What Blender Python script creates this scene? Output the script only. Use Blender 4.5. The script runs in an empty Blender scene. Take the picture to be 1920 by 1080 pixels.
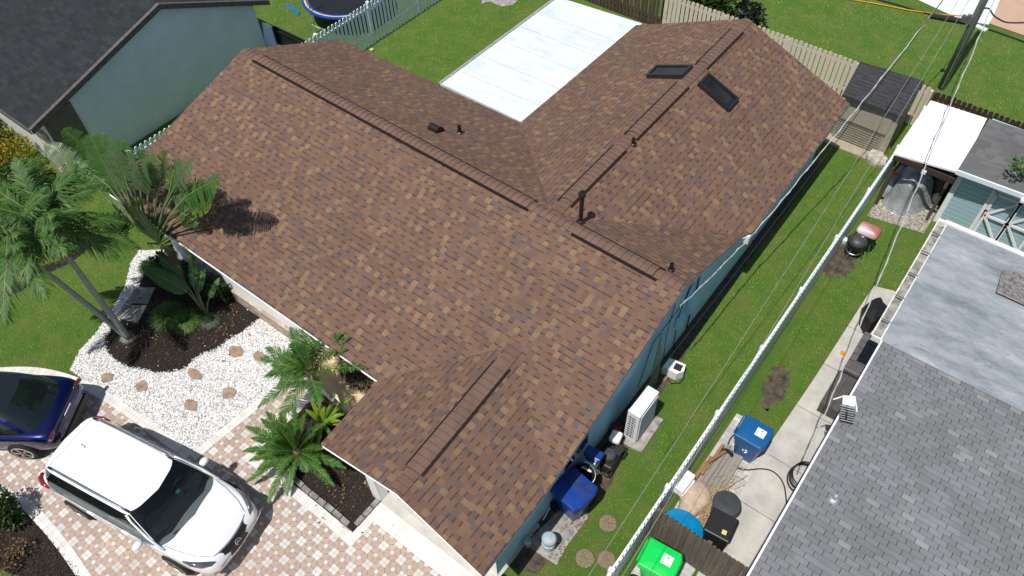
import bpy, math, random
import numpy as np
from mathutils import Vector, Matrix
random.seed(7); rng = np.random.default_rng(7)
R = math.radians
scene = bpy.context.scene
C = scene.collection
# ------------------------------------------------------------------ camera
S0 = 0.73
CAM = np.array([18.43199, -10.59250, 17.35437]); YAW, PITCH, ROLL, FPX = 0.68389734, 0.89795799, -0.04002322, 1474.38054
def cam_axes():
    cy, sy, cp, sp = math.cos(YAW), math.sin(YAW), math.cos(PITCH), math.sin(PITCH)
    f = np.array([-sy*cp, cy*cp, -sp]); r = np.array([cy, sy, 0.0]); u = np.cross(r, f)
    cr, sr = math.cos(ROLL), math.sin(ROLL)
    return r*cr+u*sr, u*cr-r*sr, f
CR, CU, CF = cam_axes()
cd = bpy.data.cameras.new('camera'); cam = bpy.data.objects.new('camera', cd); C.objects.link(cam)
cd.sensor_width = 36; cd.lens = 36*FPX/1920; cd.clip_start = 0.1; cd.clip_end = 3000
cam.matrix_world = Matrix(((CR[0], CU[0], -CF[0], CAM[0]), (CR[1], CU[1], -CF[1], CAM[1]), (CR[2], CU[2], -CF[2], CAM[2]), (0, 0, 0, 1)))
scene.camera = cam
# ------------------------------------------------------------------ sky, sun, exposure
SUN_EL = R(66.0)
w = bpy.data.worlds.new('World'); scene.world = w; w.use_nodes = True
nt = w.node_tree; bg = nt.nodes['Background']
sky = nt.nodes.new('ShaderNodeTexSky'); sky.sky_type = 'NISHITA'; sky.sun_disc = False
sky.sun_elevation = SUN_EL; sky.sun_rotation = R(180)
nt.links.new(sky.outputs[0], bg.inputs[0]); bg.inputs[1].default_value = 0.088
sl = bpy.data.lights.new('sun', 'SUN'); sl.energy = 4.6; sl.angle = R(0.53); sl.color = (1.0, 0.965, 0.91)
so = bpy.data.objects.new('sun', sl); C.objects.link(so); so.location = (0, -20, 40)
d = Vector((0.0, math.cos(SUN_EL), -math.sin(SUN_EL)))
so.rotation_euler = d.to_track_quat('-Z', 'Y').to_euler()
vs = scene.view_settings; vs.view_transform = 'Standard'; vs.look = 'None'; vs.exposure = 0.0; vs.gamma = 1.0
# ------------------------------------------------------------------ helpers: measuring
def ray(px, py): return CF + CR*(px-960)/FPX - CU*(py-540)/FPX
def at(px, py, z=0.0):
    v = ray(px, py); t = (z-CAM[2])/v[2]; return CAM+v*t
def atn(px, py, P0, n):
    v = ray(px, py); n = np.array(n, float); t = ((np.array(P0, float)-CAM)@n)/(v@n); return CAM+v*t
def pj(P):
    q = np.asarray(P, float)-CAM; z = q@CF; return 960+FPX*(q@CR)/z, 540-FPX*(q@CU)/z
# ------------------------------------------------------------------ helpers: meshes
def wl(o):
    v = Vector((0, 0, 0))
    while o is not None: v += Vector(o.location); o = o.parent
    return v
class MB:
    def __init__(s): s.V = []; s.F = []; s.M = []; s.U = []
    def poly(s, pts, mi=0, uv=None):
        n = len(s.V); s.V += [tuple(map(float, p)) for p in pts]; s.F.append(tuple(range(n, n+len(pts)))); s.M.append(mi)
        s.U.append([tuple(u) for u in uv] if uv is not None else [(p[0], p[1]) for p in pts])
    def mesh(s, vs_, fs, mi=0):
        n = len(s.V); s.V += [tuple(map(float, p)) for p in vs_]
        for f in fs:
            s.F.append(tuple(i+n for i in f)); s.M.append(mi); s.U.append([(vs_[i][0], vs_[i][1]) for i in f])
    def box(s, c, sz, rz=0.0, mi=0, rx=0.0, ry=0.0, taper=1.0):
        m = Matrix.Rotation(rz, 3, 'Z') @ Matrix.Rotation(ry, 3, 'Y') @ Matrix.Rotation(rx, 3, 'X'); vv = []
        for k in (-1, 1):
            t = taper if k > 0 else 1.0
            for (i, j) in ((-1, -1), (1, -1), (1, 1), (-1, 1)):
                v = m @ Vector((i*sz[0]/2*t, j*sz[1]/2*t, k*sz[2]/2)); vv.append((c[0]+v[0], c[1]+v[1], c[2]+v[2]))
        s.mesh(vv, [(3, 2, 1, 0), (4, 5, 6, 7), (0, 1, 5, 4), (1, 2, 6, 5), (2, 3, 7, 6), (3, 0, 4, 7)], mi)
    def prism(s, pl, z0, z1, mi=0, top_mi=None):
        n = len(pl); b = [(p[0], p[1], z0) for p in pl]; t = [(p[0], p[1], z1) for p in pl]
        a = sum(pl[i][0]*pl[(i+1) % n][1]-pl[(i+1) % n][0]*pl[i][1] for i in range(n))
        if a < 0: b.reverse(); t.reverse()
        s.poly(b[::-1], mi); s.poly(t, mi if top_mi is None else top_mi)
        for i in range(n): s.poly([b[i], b[(i+1) % n], t[(i+1) % n], t[i]], mi)
    def tube(s, pts, r, n=6, mi=0, cap=True):
        pts = [Vector(map(float, p)) for p in pts]; rr = r if isinstance(r, (list, tuple)) else [r]*len(pts)
        vv = []; ff = []; a = None
        for i, p in enumerate(pts):
            t = (pts[min(i+1, len(pts)-1)]-pts[max(i-1, 0)])
            t = t.normalized() if t.length > 1e-9 else Vector((0, 0, 1))
            if a is None: a = t.orthogonal().normalized()
            a = (a-t*a.dot(t))
            a = a.normalized() if a.length > 1e-6 else t.orthogonal().normalized()
            b = t.cross(a)
            for k in range(n):
                q = p+(a*math.cos(2*math.pi*k/n)+b*math.sin(2*math.pi*k/n))*rr[i]; vv.append(tuple(q))
        for i in range(len(pts)-1):
            for k in range(n): ff.append((i*n+k, i*n+(k+1) % n, (i+1)*n+(k+1) % n, (i+1)*n+k))
        if cap: ff.append(tuple(range(n-1, -1, -1))); ff.append(tuple(range((len(pts)-1)*n, len(pts)*n)))
        s.mesh(vv, ff, mi)
    def lathe(s, c, prof, n=24, mi=0, sx=1.0, sy=1.0, cap0=True, cap1=True):
        vv = []; ff = []
        for (r, z) in prof:
            for k in range(n): vv.append((c[0]+r*sx*math.cos(2*math.pi*k/n), c[1]+r*sy*math.sin(2*math.pi*k/n), c[2]+z))
        for i in range(len(prof)-1):
            for k in range(n): ff.append((i*n+k, i*n+(k+1) % n, (i+1)*n+(k+1) % n, (i+1)*n+k))
        if cap0: ff.append(tuple(range(n-1, -1, -1)))
        if cap1: ff.append(tuple(range((len(prof)-1)*n, len(prof)*n)))
        s.mesh(vv, ff, mi)
    def grid(s, rows, mi=0, close=False):
        m = len(rows[0]); vv = [p for r_ in rows for p in r_]; ff = []
        for i in range(len(rows)-1):
            for k in range(m if close else m-1): ff.append((i*m+k, i*m+(k+1) % m, (i+1)*m+(k+1) % m, (i+1)*m+k))
        s.mesh(vv, ff, mi)
    def build(s, name, mats, parent=None, origin=None, smooth=False, bevel=0.0, sub=0, local=False):
        me = bpy.data.meshes.new(name)
        if parent is not None and not local: off = wl(parent)
        elif origin is not None: off = Vector(tuple(float(a) for a in origin))
        else: off = Vector((0, 0, 0))
        me.from_pydata([(v[0]-off.x, v[1]-off.y, v[2]-off.z) for v in s.V], [], s.F)
        if not isinstance(mats, (list, tuple)): mats = [mats]
        for m in mats: me.materials.append(m)
        me.polygons.foreach_set('material_index', s.M)
        uvl = me.uv_layers.new(name='UVMap'); uvl.data.foreach_set('uv', [c for f in s.U for p in f for c in p[:2]])
        if smooth: me.polygons.foreach_set('use_smooth', [True]*len(s.F))
        me.update(); o = bpy.data.objects.new(name, me); C.objects.link(o)
        if parent is not None: o.parent = parent
        elif origin is not None: o.location = off
        if bevel:
            b = o.modifiers.new('b', 'BEVEL'); b.width = bevel; b.segments = 2; b.limit_method = 'ANGLE'; b.angle_limit = R(40)
        if sub:
            b = o.modifiers.new('s', 'SUBSURF'); b.levels = sub; b.render_levels = sub
        return o
def tag(o, label, cat, group=None, kind=None):
    if label: o['label'] = label
    if cat: o['category'] = cat
    if group: o['group'] = group
    if kind: o['kind'] = kind
    return o
def top(name, label, cat, loc, rz=0.0, group=None):
    o = bpy.data.objects.new(name, None); o.empty_display_size = 0.3; C.objects.link(o)
    o.location = tuple(float(a) for a in loc); o.rotation_euler = (0, 0, rz); return tag(o, label, cat, group)
def struct(o): o['kind'] = 'structure'; return o
def dup(root, loc, rz=None, label=None):
    def cp(o, par):
        c = o.copy(); C.objects.link(c); c.parent = par
        for ch in o.children: cp(ch, c)
        return c
    c = cp(root, None); c.location = tuple(float(a) for a in loc)
    if rz is not None: c.rotation_euler = (0, 0, rz)
    if label: c['label'] = label
    return c
# ------------------------------------------------------------------ helpers: materials
class NT:
    def __init__(s, name):
        s.m = bpy.data.materials.new(name); s.m.use_nodes = True; s.t = s.m.node_tree; s.p = s.t.nodes['Principled BSDF']
        s.out = s.t.nodes['Material Output']
    def n(s, typ, **kw):
        nd = s.t.nodes.new(typ)
        for k, v in kw.items(): setattr(nd, k, v)
        return nd
    def set(s, sock, v):
        if isinstance(v, bpy.types.NodeSocket): s.t.links.new(v, sock)
        elif v is not None: sock.default_value = v
    def ma(s, op, a, b=None, c=None, clamp=False):
        nd = s.n('ShaderNodeMath', operation=op); nd.use_clamp = clamp
        s.set(nd.inputs[0], a); s.set(nd.inputs[1], b)
        if c is not None: s.set(nd.inputs[2], c)
        return nd.outputs[0]
    def mix(s, f, a, b, mode='MIX'):
        nd = s.n('ShaderNodeMix', data_type='RGBA', blend_type=mode); s.set(nd.inputs[0], f)
        s.set(nd.inputs[6], a if isinstance(a, bpy.types.NodeSocket) else (*a[:3], 1)); s.set(nd.inputs[7], b if isinstance(b, bpy.types.NodeSocket) else (*b[:3], 1))
        return nd.outputs[2]
    def noise(s, vec, scale, detail=3, rough=0.6, col=False, dim='3D', w_=None):
        nd = s.n('ShaderNodeTexNoise', noise_dimensions=dim)
        if vec is not None: s.set(nd.inputs['Vector'], vec)
        if w_ is not None: s.set(nd.inputs['W'], w_)
        nd.inputs['Scale'].default_value = scale; nd.inputs['Detail'].default_value = detail; nd.inputs['Roughness'].default_value = rough
        return nd.outputs['Color' if col else 'Fac']
    def white(s, x, y=0.0, z=0.0, col=False):
        c = s.n('ShaderNodeCombineXYZ'); s.set(c.inputs[0], x); s.set(c.inputs[1], y); s.set(c.inputs[2], z)
        nd = s.n('ShaderNodeTexWhiteNoise', noise_dimensions='3D'); s.t.links.new(c.outputs[0], nd.inputs['Vector'])
        return nd.outputs['Color' if col else 'Value']
    def ramp(s, f, stops, interp='LINEAR'):
        nd = s.n('ShaderNodeValToRGB'); s.set(nd.inputs[0], f); cr = nd.color_ramp; cr.interpolation = interp
        while len(cr.elements) < len(stops): cr.elements.new(0.5)
        for e, (p, c) in zip(cr.elements, stops): e.position = p; e.color = (*c[:3], 1) if not isinstance(c, float) else (c, c, c, 1)
        return nd.outputs[0]
    def pos(s): return s.n('ShaderNodeNewGeometry').outputs['Position']
    def objc(s): return s.n('ShaderNodeTexCoord').outputs['Object']
    def bump(s, h, strength=0.5, dist=0.01):
        nd = s.n('ShaderNodeBump'); nd.inputs['Strength'].default_value = strength; nd.inputs['Distance'].default_value = dist
        s.set(nd.inputs['Height'], h); s.t.links.new(nd.outputs[0], s.p.inputs['Normal'])
    def base(s, c): s.set(s.p.inputs['Base Color'], c if isinstance(c, bpy.types.NodeSocket) else (*c[:3], 1))
def mat(name, col, rough=0.7, metal=0.0, var=0.12, scale=6.0, fine=0.0, bump=0.0, bdist=0.01, col2=None, coat=0.0, spec=0.5):
    k = NT(name); v = k.pos(); f = k.noise(v, scale, 4, 0.65)
    c2 = col2 if col2 is not None else tuple(c*(1-2.0*var) for c in col); c1 = tuple(min(1, c*(1+var)) for c in col)
    f2 = k.ramp(f, [(0.32, (0, 0, 0)), (0.68, (1, 1, 1))]); c = k.mix(f2, c2, c1)
    if fine: c = k.mix(k.ma('MULTIPLY', k.noise(v, scale*18, 3, 0.7), fine), c, tuple(x*0.35 for x in col))
    k.base(c); k.p.inputs['Roughness'].default_value = rough; k.p.inputs['Metallic'].default_value = metal
    k.p.inputs['Coat Weight'].default_value = coat; k.p.inputs['Coat Roughness'].default_value = 0.04
    k.p.inputs['Specular IOR Level'].default_value = spec
    if bump: k.bump(k.noise(v, scale*10, 4, 0.7), bump, bdist)
    return k.m
def leafmat(name, c1, c2, c3=None, rough=0.45, trans=0.28, scale=3.0):
    k = NT(name); v = k.pos()
    f = k.ramp(k.noise(v, scale, 4, 0.7), [(0.3, (0, 0, 0)), (0.7, (1, 1, 1))]); isl = k.n('ShaderNodeNewGeometry').outputs['Random Per Island']
    f = k.ma('ADD', k.ma('MULTIPLY', f, 0.5), k.ma('MULTIPLY', isl, 0.5)); c = k.mix(f, c1, c2)
    if c3: c = k.mix(k.ramp(k.ma('FRACT', k.ma('MULTIPLY', isl, 17.3)), [(0.84, (0, 0, 0)), (0.93, (1, 1, 1))]), c, c3)
    k.base(c); k.p.inputs['Roughness'].default_value = rough
    tr = k.n('ShaderNodeBsdfTranslucent'); k.t.links.new(k.mix(0.35, c, (0.25, 0.4, 0.02)), tr.inputs[0])
    ms = k.n('ShaderNodeMixShader'); ms.inputs[0].default_value = trans
    k.t.links.new(k.p.outputs[0], ms.inputs[1]); k.t.links.new(tr.outputs[0], ms.inputs[2]); k.t.links.new(ms.outputs[0], k.out.inputs[0])
    return k.m
def shingle(name, stops, expo=0.143, tab=0.2, dash=0.55, dark=0.42, jitter=0.3, slot=0.0, var=0.2, sat=None, warp=1.0, grain=0.35, alt=False):
    k = NT(name); uv = k.n('ShaderNodeUVMap').outputs[0]; sp = k.n('ShaderNodeSeparateXYZ'); k.t.links.new(uv, sp.inputs[0]); u, v = sp.outputs[0], sp.outputs[1]
    rv = k.ma('DIVIDE', v, expo); row = k.ma('FLOOR', rv); fr = k.ma('FRACT', rv)
    off = k.ma('MULTIPLY', k.white(row, 3.1), 9.0) if slot == 0 else k.ma('MULTIPLY', row, 0.5)
    uu = k.ma('ADD', k.ma('DIVIDE', u, tab), off)
    if slot == 0:
        jn = k.noise(None, 1.0, 1, 0.5, dim='1D', w_=k.ma('ADD', k.ma('MULTIPLY', uu, 1.15), k.ma('MULTIPLY', row, 13.7)))
        uu = k.ma('ADD', uu, k.ma('MULTIPLY', jn, 1.3*warp))
    cell = k.ma('FLOOR', uu); fu = k.ma('FRACT', uu)
    r1 = k.white(cell, row, 0.5); r2 = k.white(cell, row, 7.5)
    if alt:
        odd = k.ma('ABSOLUTE', k.ma('MODULO', cell, 2.0)); r1 = k.ma('MULTIPLY', r1, k.ma('SUBTRACT', 1.0, k.ma('MULTIPLY', k.ma('GREATER_THAN', odd, .5), .30)))
        r2 = k.ma('ADD', k.ma('MULTIPLY', r2, .6), k.ma('MULTIPLY', k.ma('GREATER_THAN', odd, .5), .4))
    c = k.ramp(r1, stops, 'CONSTANT')
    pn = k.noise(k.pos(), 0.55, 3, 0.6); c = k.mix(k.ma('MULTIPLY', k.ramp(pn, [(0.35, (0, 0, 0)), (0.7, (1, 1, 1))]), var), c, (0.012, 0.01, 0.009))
    cc = k.mix(k.ma('MULTIPLY', k.white(cell, row, 3.3), 0.16), c, (0, 0, 0))
    gr = k.noise(k.pos(), 260, 2, 0.6); cc = k.mix(k.ma('MULTIPLY', gr, grain), cc, tuple(x*0.3 for x in stops[0][1]))
    if slot == 0:
        up = k.ma('GREATER_THAN', r2, 1-dash)
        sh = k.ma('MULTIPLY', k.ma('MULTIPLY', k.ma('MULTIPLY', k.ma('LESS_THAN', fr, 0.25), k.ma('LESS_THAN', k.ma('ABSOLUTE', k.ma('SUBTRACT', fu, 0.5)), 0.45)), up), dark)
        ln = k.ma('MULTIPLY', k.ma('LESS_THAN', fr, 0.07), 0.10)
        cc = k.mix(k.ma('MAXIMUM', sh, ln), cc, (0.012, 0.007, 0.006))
        k.bump(k.ma('ADD', k.ma('MULTIPLY', up, 0.5), k.ma('ADD', k.ma('MULTIPLY', k.ma('SUBTRACT', 1.0, fr), 0.6), k.ma('MULTIPLY', gr, 0.25))), 0.3, 0.004)
    else:
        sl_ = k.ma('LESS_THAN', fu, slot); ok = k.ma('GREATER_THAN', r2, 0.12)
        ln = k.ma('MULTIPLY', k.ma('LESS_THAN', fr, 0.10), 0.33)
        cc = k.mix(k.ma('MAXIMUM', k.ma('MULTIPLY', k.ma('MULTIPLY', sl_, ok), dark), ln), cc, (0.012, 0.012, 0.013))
        k.bump(k.ma('ADD', k.ma('MULTIPLY', k.ma('SUBTRACT', 1.0, fr), 0.6), k.ma('MULTIPLY', gr, 0.3)), 0.5, 0.005)
    k.base(cc); k.p.inputs['Roughness'].default_value = 0.9; k.p.inputs['Specular IOR Level'].default_value = 0.25
    return k.m
M = {}
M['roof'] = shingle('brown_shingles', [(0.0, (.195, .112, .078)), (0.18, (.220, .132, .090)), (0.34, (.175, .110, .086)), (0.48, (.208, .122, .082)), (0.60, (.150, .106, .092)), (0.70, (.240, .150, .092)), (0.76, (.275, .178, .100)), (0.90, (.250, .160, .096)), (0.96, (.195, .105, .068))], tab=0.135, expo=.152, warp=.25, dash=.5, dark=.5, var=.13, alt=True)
M['cap'] = mat('ridge_cap_shingle', (.178, .104, .076), 0.9, var=.1, scale=3, fine=.35, bump=.3)
M['darkbrown'] = mat('dark_brown_metal', (.016, .009, .008), 0.38, 0.0, var=.1, coat=.2)
M['capline'] = mat('cap_overlap_edge', (.075, .045, .036), 0.8)
M['drip'] = mat('dark_drip_edge', (.05, .03, .024), 0.5)
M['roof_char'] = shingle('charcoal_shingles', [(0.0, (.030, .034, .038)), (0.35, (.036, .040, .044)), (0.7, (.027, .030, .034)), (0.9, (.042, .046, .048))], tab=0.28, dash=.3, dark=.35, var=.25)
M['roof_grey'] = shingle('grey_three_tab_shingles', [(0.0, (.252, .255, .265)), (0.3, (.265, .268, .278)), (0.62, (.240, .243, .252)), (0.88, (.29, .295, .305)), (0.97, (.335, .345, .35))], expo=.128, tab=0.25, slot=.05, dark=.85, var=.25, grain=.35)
M['roof_lgrey'] = shingle('weathered_grey_shingles', [(0.0, (.18, .18, .18)), (0.4, (.20, .20, .195)), (0.75, (.165, .165, .165))], tab=0.25, dash=.2, dark=.25, var=.3)
M['roof_pl'] = shingle('moulded_dark_plastic_shingles', [(0.0, (.045, .045, .052)), (0.5, (.052, .052, .058))], tab=0.16, dash=.6, dark=.6, var=.05, grain=.1)
M['bluewall'] = mat('light_blue_stucco', (.50, .80, .93), 0.85, var=.05, scale=3, fine=.15, bump=.25)
M['paleblue'] = mat('pale_blue_paint', (.52, .66, .70), 0.6, var=.03)
M['greywall'] = mat('blue_grey_stucco', (.79, .82, .83), 0.9, var=.04, scale=1.2, fine=.2, bump=.8, bdist=.012)
M['white'] = mat('white_paint', (.80, .80, .79), 0.5, var=.03)
M['offwhite'] = mat('dirty_white_paint', (.72, .70, .66), 0.6, var=.1, scale=5)
M['vinyl'] = mat('white_vinyl', (.74, .79, .83), 0.35, var=.03)
M['pinkwall'] = mat('pale_pink_wall', (.62, .46, .38), 0.85, var=.04, bump=.1)
M['peach'] = mat('peach_flat_roof', (.52, .35, .245), 0.9, var=.05, scale=2, fine=.2)
M['taupe'] = mat('taupe_fascia', (.115, .10, .09), 0.7, var=.2, scale=8)
M['black'] = mat('black_plastic', (.012, .012, .013), 0.5, var=.1)
M['rubber'] = mat('black_rubber', (.012, .012, .012), 0.8)
M['dgrey'] = mat('dark_grey_plastic', (.05, .052, .056), 0.5, var=.12, scale=4, fine=.2)
M['metal'] = mat('grey_metal', (.42, .43, .45), 0.35, 0.8)
M['galv'] = mat('galvanised', (.5, .53, .55), 0.45, 0.4, var=.15)
M['chrome'] = mat('bright_metal', (.7, .7, .72), 0.12, 1.0, var=.02)
M['blue'] = mat('blue_bin_plastic', (.010, .098, .27), 0.33, var=.06)
M['dblue'] = mat('deep_blue_bin_plastic', (.008, .045, .26), 0.3, var=.08)
M['green'] = mat('bright_green_bin_plastic', (.0, .60, .085), 0.42, var=.03)
M['sticker'] = mat('white_sticker', (.82, .84, .86), 0.4, var=.01)
M['ink'] = mat('dark_ink', (.03, .04, .06), 0.6)
M['concrete'] = mat('pale_concrete', (.52, .50, .45), 0.9, var=.12, scale=1.6, fine=.28, bump=.3)
M['concrete2'] = mat('worn_concrete', (.36, .34, .31), 0.9, var=.3, scale=5, fine=.3, bump=.3)
M['glass'] = mat('dark_window_glass', (.012, .016, .018), 0.05, var=.1, coat=1.0)
M['orange'] = mat('orange_plastic', (.85, .30, .0), 0.5)
M['stone'] = mat('tan_stepping_stone', (.36, .265, .19), 0.9, var=.2, scale=7, fine=.3, bump=.8)
M['slab'] = mat('grey_slab', (.27, .265, .235), 0.9, var=.25, scale=5, fine=.3, bump=.3)
M['soil'] = mat('grey_brown_soil', (.115, .09, .065), 0.95, var=.35, scale=5, fine=.5, bump=1.0, bdist=.02)
M['terr'] = None
def ground_mats():
    k = NT('grass_soil'); v = k.pos()
    f = k.ramp(k.noise(v, 1.3, 5, 0.7), [(0.4, (0, 0, 0)), (0.64, (1, 1, 1))]); c = k.mix(f, (.085, .185, .015), (.16, .20, .038))
    f2 = k.ramp(k.noise(v, 60, 3, 0.75), [(0.3, (0, 0, 0)), (0.7, (1, 1, 1))]); c = k.mix(f2, k.mix(0.5, c, (.020, .042, .006)), c)
    k.base(c); k.p.inputs['Roughness'].default_value = 0.95; k.bump(k.noise(v, 90, 4, 0.8), 1.0, 0.03); M['grassground'] = k.m
    k = NT('white_gravel'); v = k.pos(); vo = k.n('ShaderNodeTexVoronoi'); vo.inputs['Scale'].default_value = 38; k.t.links.new(v, vo.inputs['Vector'])
    c = k.ramp(vo.outputs['Distance'], [(0.2, (.62, .62, .61)), (0.7, (.28, .28, .28))]); k.base(c); k.p.inputs['Roughness'].default_value = 0.9
    k.bump(k.ma('SUBTRACT', 1.0, vo.outputs['Distance']), 1.0, 0.03); M['gravel'] = k.m
    k = NT('pebble_white'); isl = k.n('ShaderNodeNewGeometry').outputs['Random Per Island']
    k.base(k.ramp(isl, [(0.0, (.45, .44, .42)), (0.3, (.66, .66, .65)), (0.8, (.76, .76, .75)), (0.92, (.30, .29, .28)), (1.0, (.55, .51, .45))])); k.p.inputs['Roughness'].default_value = 0.85; M['pebble'] = k.m
    k = NT('mulch'); v = k.pos(); c = k.mix(k.ramp(k.noise(v, 45, 4, 0.8), [(0.35, (0, 0, 0)), (0.7, (1, 1, 1))]), (.010, .007, .005), (.040, .025, .018))
    k.base(c); k.p.inputs['Roughness'].default_value = 0.95; k.bump(k.noise(v, 60, 4, 0.8), 1.0, 0.04); M['mulch'] = k.m
    k = NT('mulch_chip'); isl = k.n('ShaderNodeNewGeometry').outputs['Random Per Island']
    k.base(k.ramp(isl, [(0.0, (.012, .008, .006)), (0.6, (.038, .024, .016)), (0.93, (.06, .04, .028)), (1.0, (.16, .11, .07))])); k.p.inputs['Roughness'].default_value = 0.9; M['chip'] = k.m
    # octagon-pattern pavers
    k = NT('octagon_pavers'); sp = k.n('ShaderNodeSeparateXYZ'); k.t.links.new(k.pos(), sp.inputs[0]); X = k.ma('SUBTRACT', sp.outputs[0], 11.613); Y = k.ma('ADD', sp.outputs[1], 7.468)
    P = 0.3695; is2 = 0.70711
    p = k.ma('DIVIDE', k.ma('MULTIPLY', k.ma('ADD', X, Y), is2), P); q = k.ma('DIVIDE', k.ma('MULTIPLY', k.ma('SUBTRACT', X, Y), is2), P)
    cp = k.ma('ROUND', p); cq = k.ma('ROUND', q); dp = k.ma('SUBTRACT', p, cp); dq = k.ma('SUBTRACT', q, cq); a = k.ma('ABSOLUTE', dp); b = k.ma('ABSOLUTE', dq)
    mx = k.ma('MAXIMUM', a, b); mn = k.ma('MINIMUM', a, b); sm = k.ma('ADD', a, b)
    small = k.ma('LESS_THAN', mx, 0.112); big = k.ma('GREATER_THAN', sm, 1-0.352)
    wht = k.ma('MAXIMUM', small, big); side = k.ma('GREATER_THAN', a, b)
    sg = k.ma('ADD', k.ma('SIGN', k.ma('ADD', k.ma('MULTIPLY', side, dp), k.ma('MULTIPLY', k.ma('SUBTRACT', 1.0, side), dq))), k.ma('MULTIPLY', side, 3.0))
    rn = k.white(cp, cq, sg); pn = k.noise(k.pos(), 1.1, 4, 0.65)
    tan = k.ramp(rn, [(0.0, (.41, .31, .25)), (0.35, (.47, .36, .29)), (0.7, (.44, .335, .275)), (1.0, (.52, .405, .325))])
    wc = k.ramp(k.white(k.ma('ROUND', k.ma('MULTIPLY', p, 2)), k.ma('ROUND', k.ma('MULTIPLY', q, 2)), 5.0), [(0.0, (.60, .585, .55)), (1.0, (.71, .70, .67))])
    c = k.mix(wht, tan, wc)
    jd = k.ma('LESS_THAN', k.ma('ABSOLUTE', k.ma('SUBTRACT', a, b)), 0.017); jd = k.ma('MULTIPLY', jd, k.ma('SUBTRACT', 1.0, small))
    jo = k.ma('GREATER_THAN', mx, 0.486); jo = k.ma('MULTIPLY', jo, k.ma('SUBTRACT', 1.0, big))
    js = k.ma('LESS_THAN', k.ma('ABSOLUTE', k.ma('SUBTRACT', mx, 0.115)), 0.008); jb = k.ma('LESS_THAN', k.ma('ABSOLUTE', k.ma('SUBTRACT', sm, 1-0.352)), 0.012)
    jx = k.ma('MAXIMUM', k.ma('MULTIPLY', k.ma('MAXIMUM', jd, jo), 0.95), k.ma('MULTIPLY', k.ma('MAXIMUM', js, jb), 0.5))
    jx = k.ma('MULTIPLY', jx, k.ma('SUBTRACT', 1.0, k.ma('MULTIPLY', wht, 0.45)))
    c = k.mix(jx, c, (.10, .08, .07)); c = k.mix(k.ma('MULTIPLY', k.ramp(pn, [(0.45, (0, 0, 0)), (0.75, (1, 1, 1))]), 0.42), c, (.27, .20, .16))
    fn = k.noise(k.pos(), 120, 3, 0.7); c = k.mix(k.ma('MULTIPLY', fn, 0.22), c, (.22, .17, .14))
    k.base(c); k.p.inputs['Roughness'].default_value = 0.9; k.bump(k.ma('SUBTRACT', k.ma('MULTIPLY', fn, 0.3), jx), 0.6, 0.006); M['pavers'] = k.m
    # white soldier course (uv: u along strip)
    k = NT('white_border_pavers'); uv = k.n('ShaderNodeUVMap').outputs[0]; sp = k.n('ShaderNodeSeparateXYZ'); k.t.links.new(uv, sp.inputs[0])
    uu = k.ma('DIVIDE', sp.outputs[0], 0.105); f = k.ma('FRACT', uu); rn = k.white(k.ma('FLOOR', uu), 2.0)
    j = k.ma('MAXIMUM', k.ma('LESS_THAN', f, 0.07), k.ma('LESS_THAN', k.ma('ABSOLUTE', k.ma('SUBTRACT', sp.outputs[1], 0.115)), 0.0035))
    c = k.ramp(rn, [(0.0, (.60, .585, .55)), (1.0, (.76, .745, .71))]); pn = k.noise(k.pos(), 3, 4, 0.7)
    c = k.mix(k.ma('MULTIPLY', k.ramp(pn, [(0.45, (0, 0, 0)), (0.75, (1, 1, 1))]), 0.35), c, (.40, .36, .30)); c = k.mix(k.ma('MULTIPLY', j, 0.45), c, (.2, .19, .18))
    k.base(c); k.p.inputs['Roughness'].default_value = 0.9; M['border'] = k.m
    # grey random pavers
    k = NT('grey_pavers'); br = k.n('ShaderNodeTexBrick'); mp = k.n('ShaderNodeMapping'); k.t.links.new(k.pos(), mp.inputs[0]); mp.inputs['Rotation'].default_value = (0, 0, R(2)); k.t.links.new(mp.outputs[0], br.inputs['Vector'])
    br.inputs['Scale'].default_value = 1; br.inputs['Brick Width'].default_value = .2; br.inputs['Row Height'].default_value = .125; br.inputs['Mortar Size'].default_value = .004
    br.inputs['Color1'].default_value = (.36, .36, .35, 1); br.inputs['Color2'].default_value = (.58, .57, .55, 1); br.inputs['Mortar'].default_value = (.2, .2, .19, 1)
    k.base(br.outputs[0]); k.p.inputs['Roughness'].default_value = 0.9; M['gpav'] = k.m
    # flat coated roof with streaks and stains
    k = NT('grey_coated_flat_roof'); v = k.pos(); mp = k.n('ShaderNodeMapping'); k.t.links.new(v, mp.inputs[0]); mp.inputs['Scale'].default_value = (0.55, 1.5, 1); mp.inputs['Rotation'].default_value = (0, 0, R(-8))
    n1 = k.noise(mp.outputs[0], 1.3, 6, 0.7); c = k.ramp(n1, [(0.3, (.13, .15, .17)), (0.45, (.24, .265, .285)), (0.58, (.33, .355, .375)), (0.75, (.50, .52, .53))])
    n2 = k.noise(mp.outputs[0], 3.1, 6, 0.8); c = k.mix(k.ma('MULTIPLY', k.ramp(n2, [(0.55, (0, 0, 0)), (0.68, (1, 1, 1))]), 0.7), c, (.12, .13, .145))
    c = k.mix(k.ma('MULTIPLY', k.noise(v, 60, 3, 0.7), 0.25), c, (.12, .13, .14)); k.base(c); k.p.inputs['Roughness'].default_value = 0.6; k.bump(n2, 0.4, 0.02); M['coat'] = k.m
    # white patio roof panels
    k = NT('white_insulated_panel'); v = k.pos(); mp = k.n('ShaderNodeMapping'); k.t.links.new(v, mp.inputs[0]); mp.inputs['Scale'].default_value = (0.8, 2.4, 1)
    n1 = k.noise(mp.outputs[0], 1.0, 5, 0.7); c = k.ramp(n1, [(0.3, (.52, .59, .61)), (0.5, (.66, .70, .71)), (0.7, (.70, .73, .73))])
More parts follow.
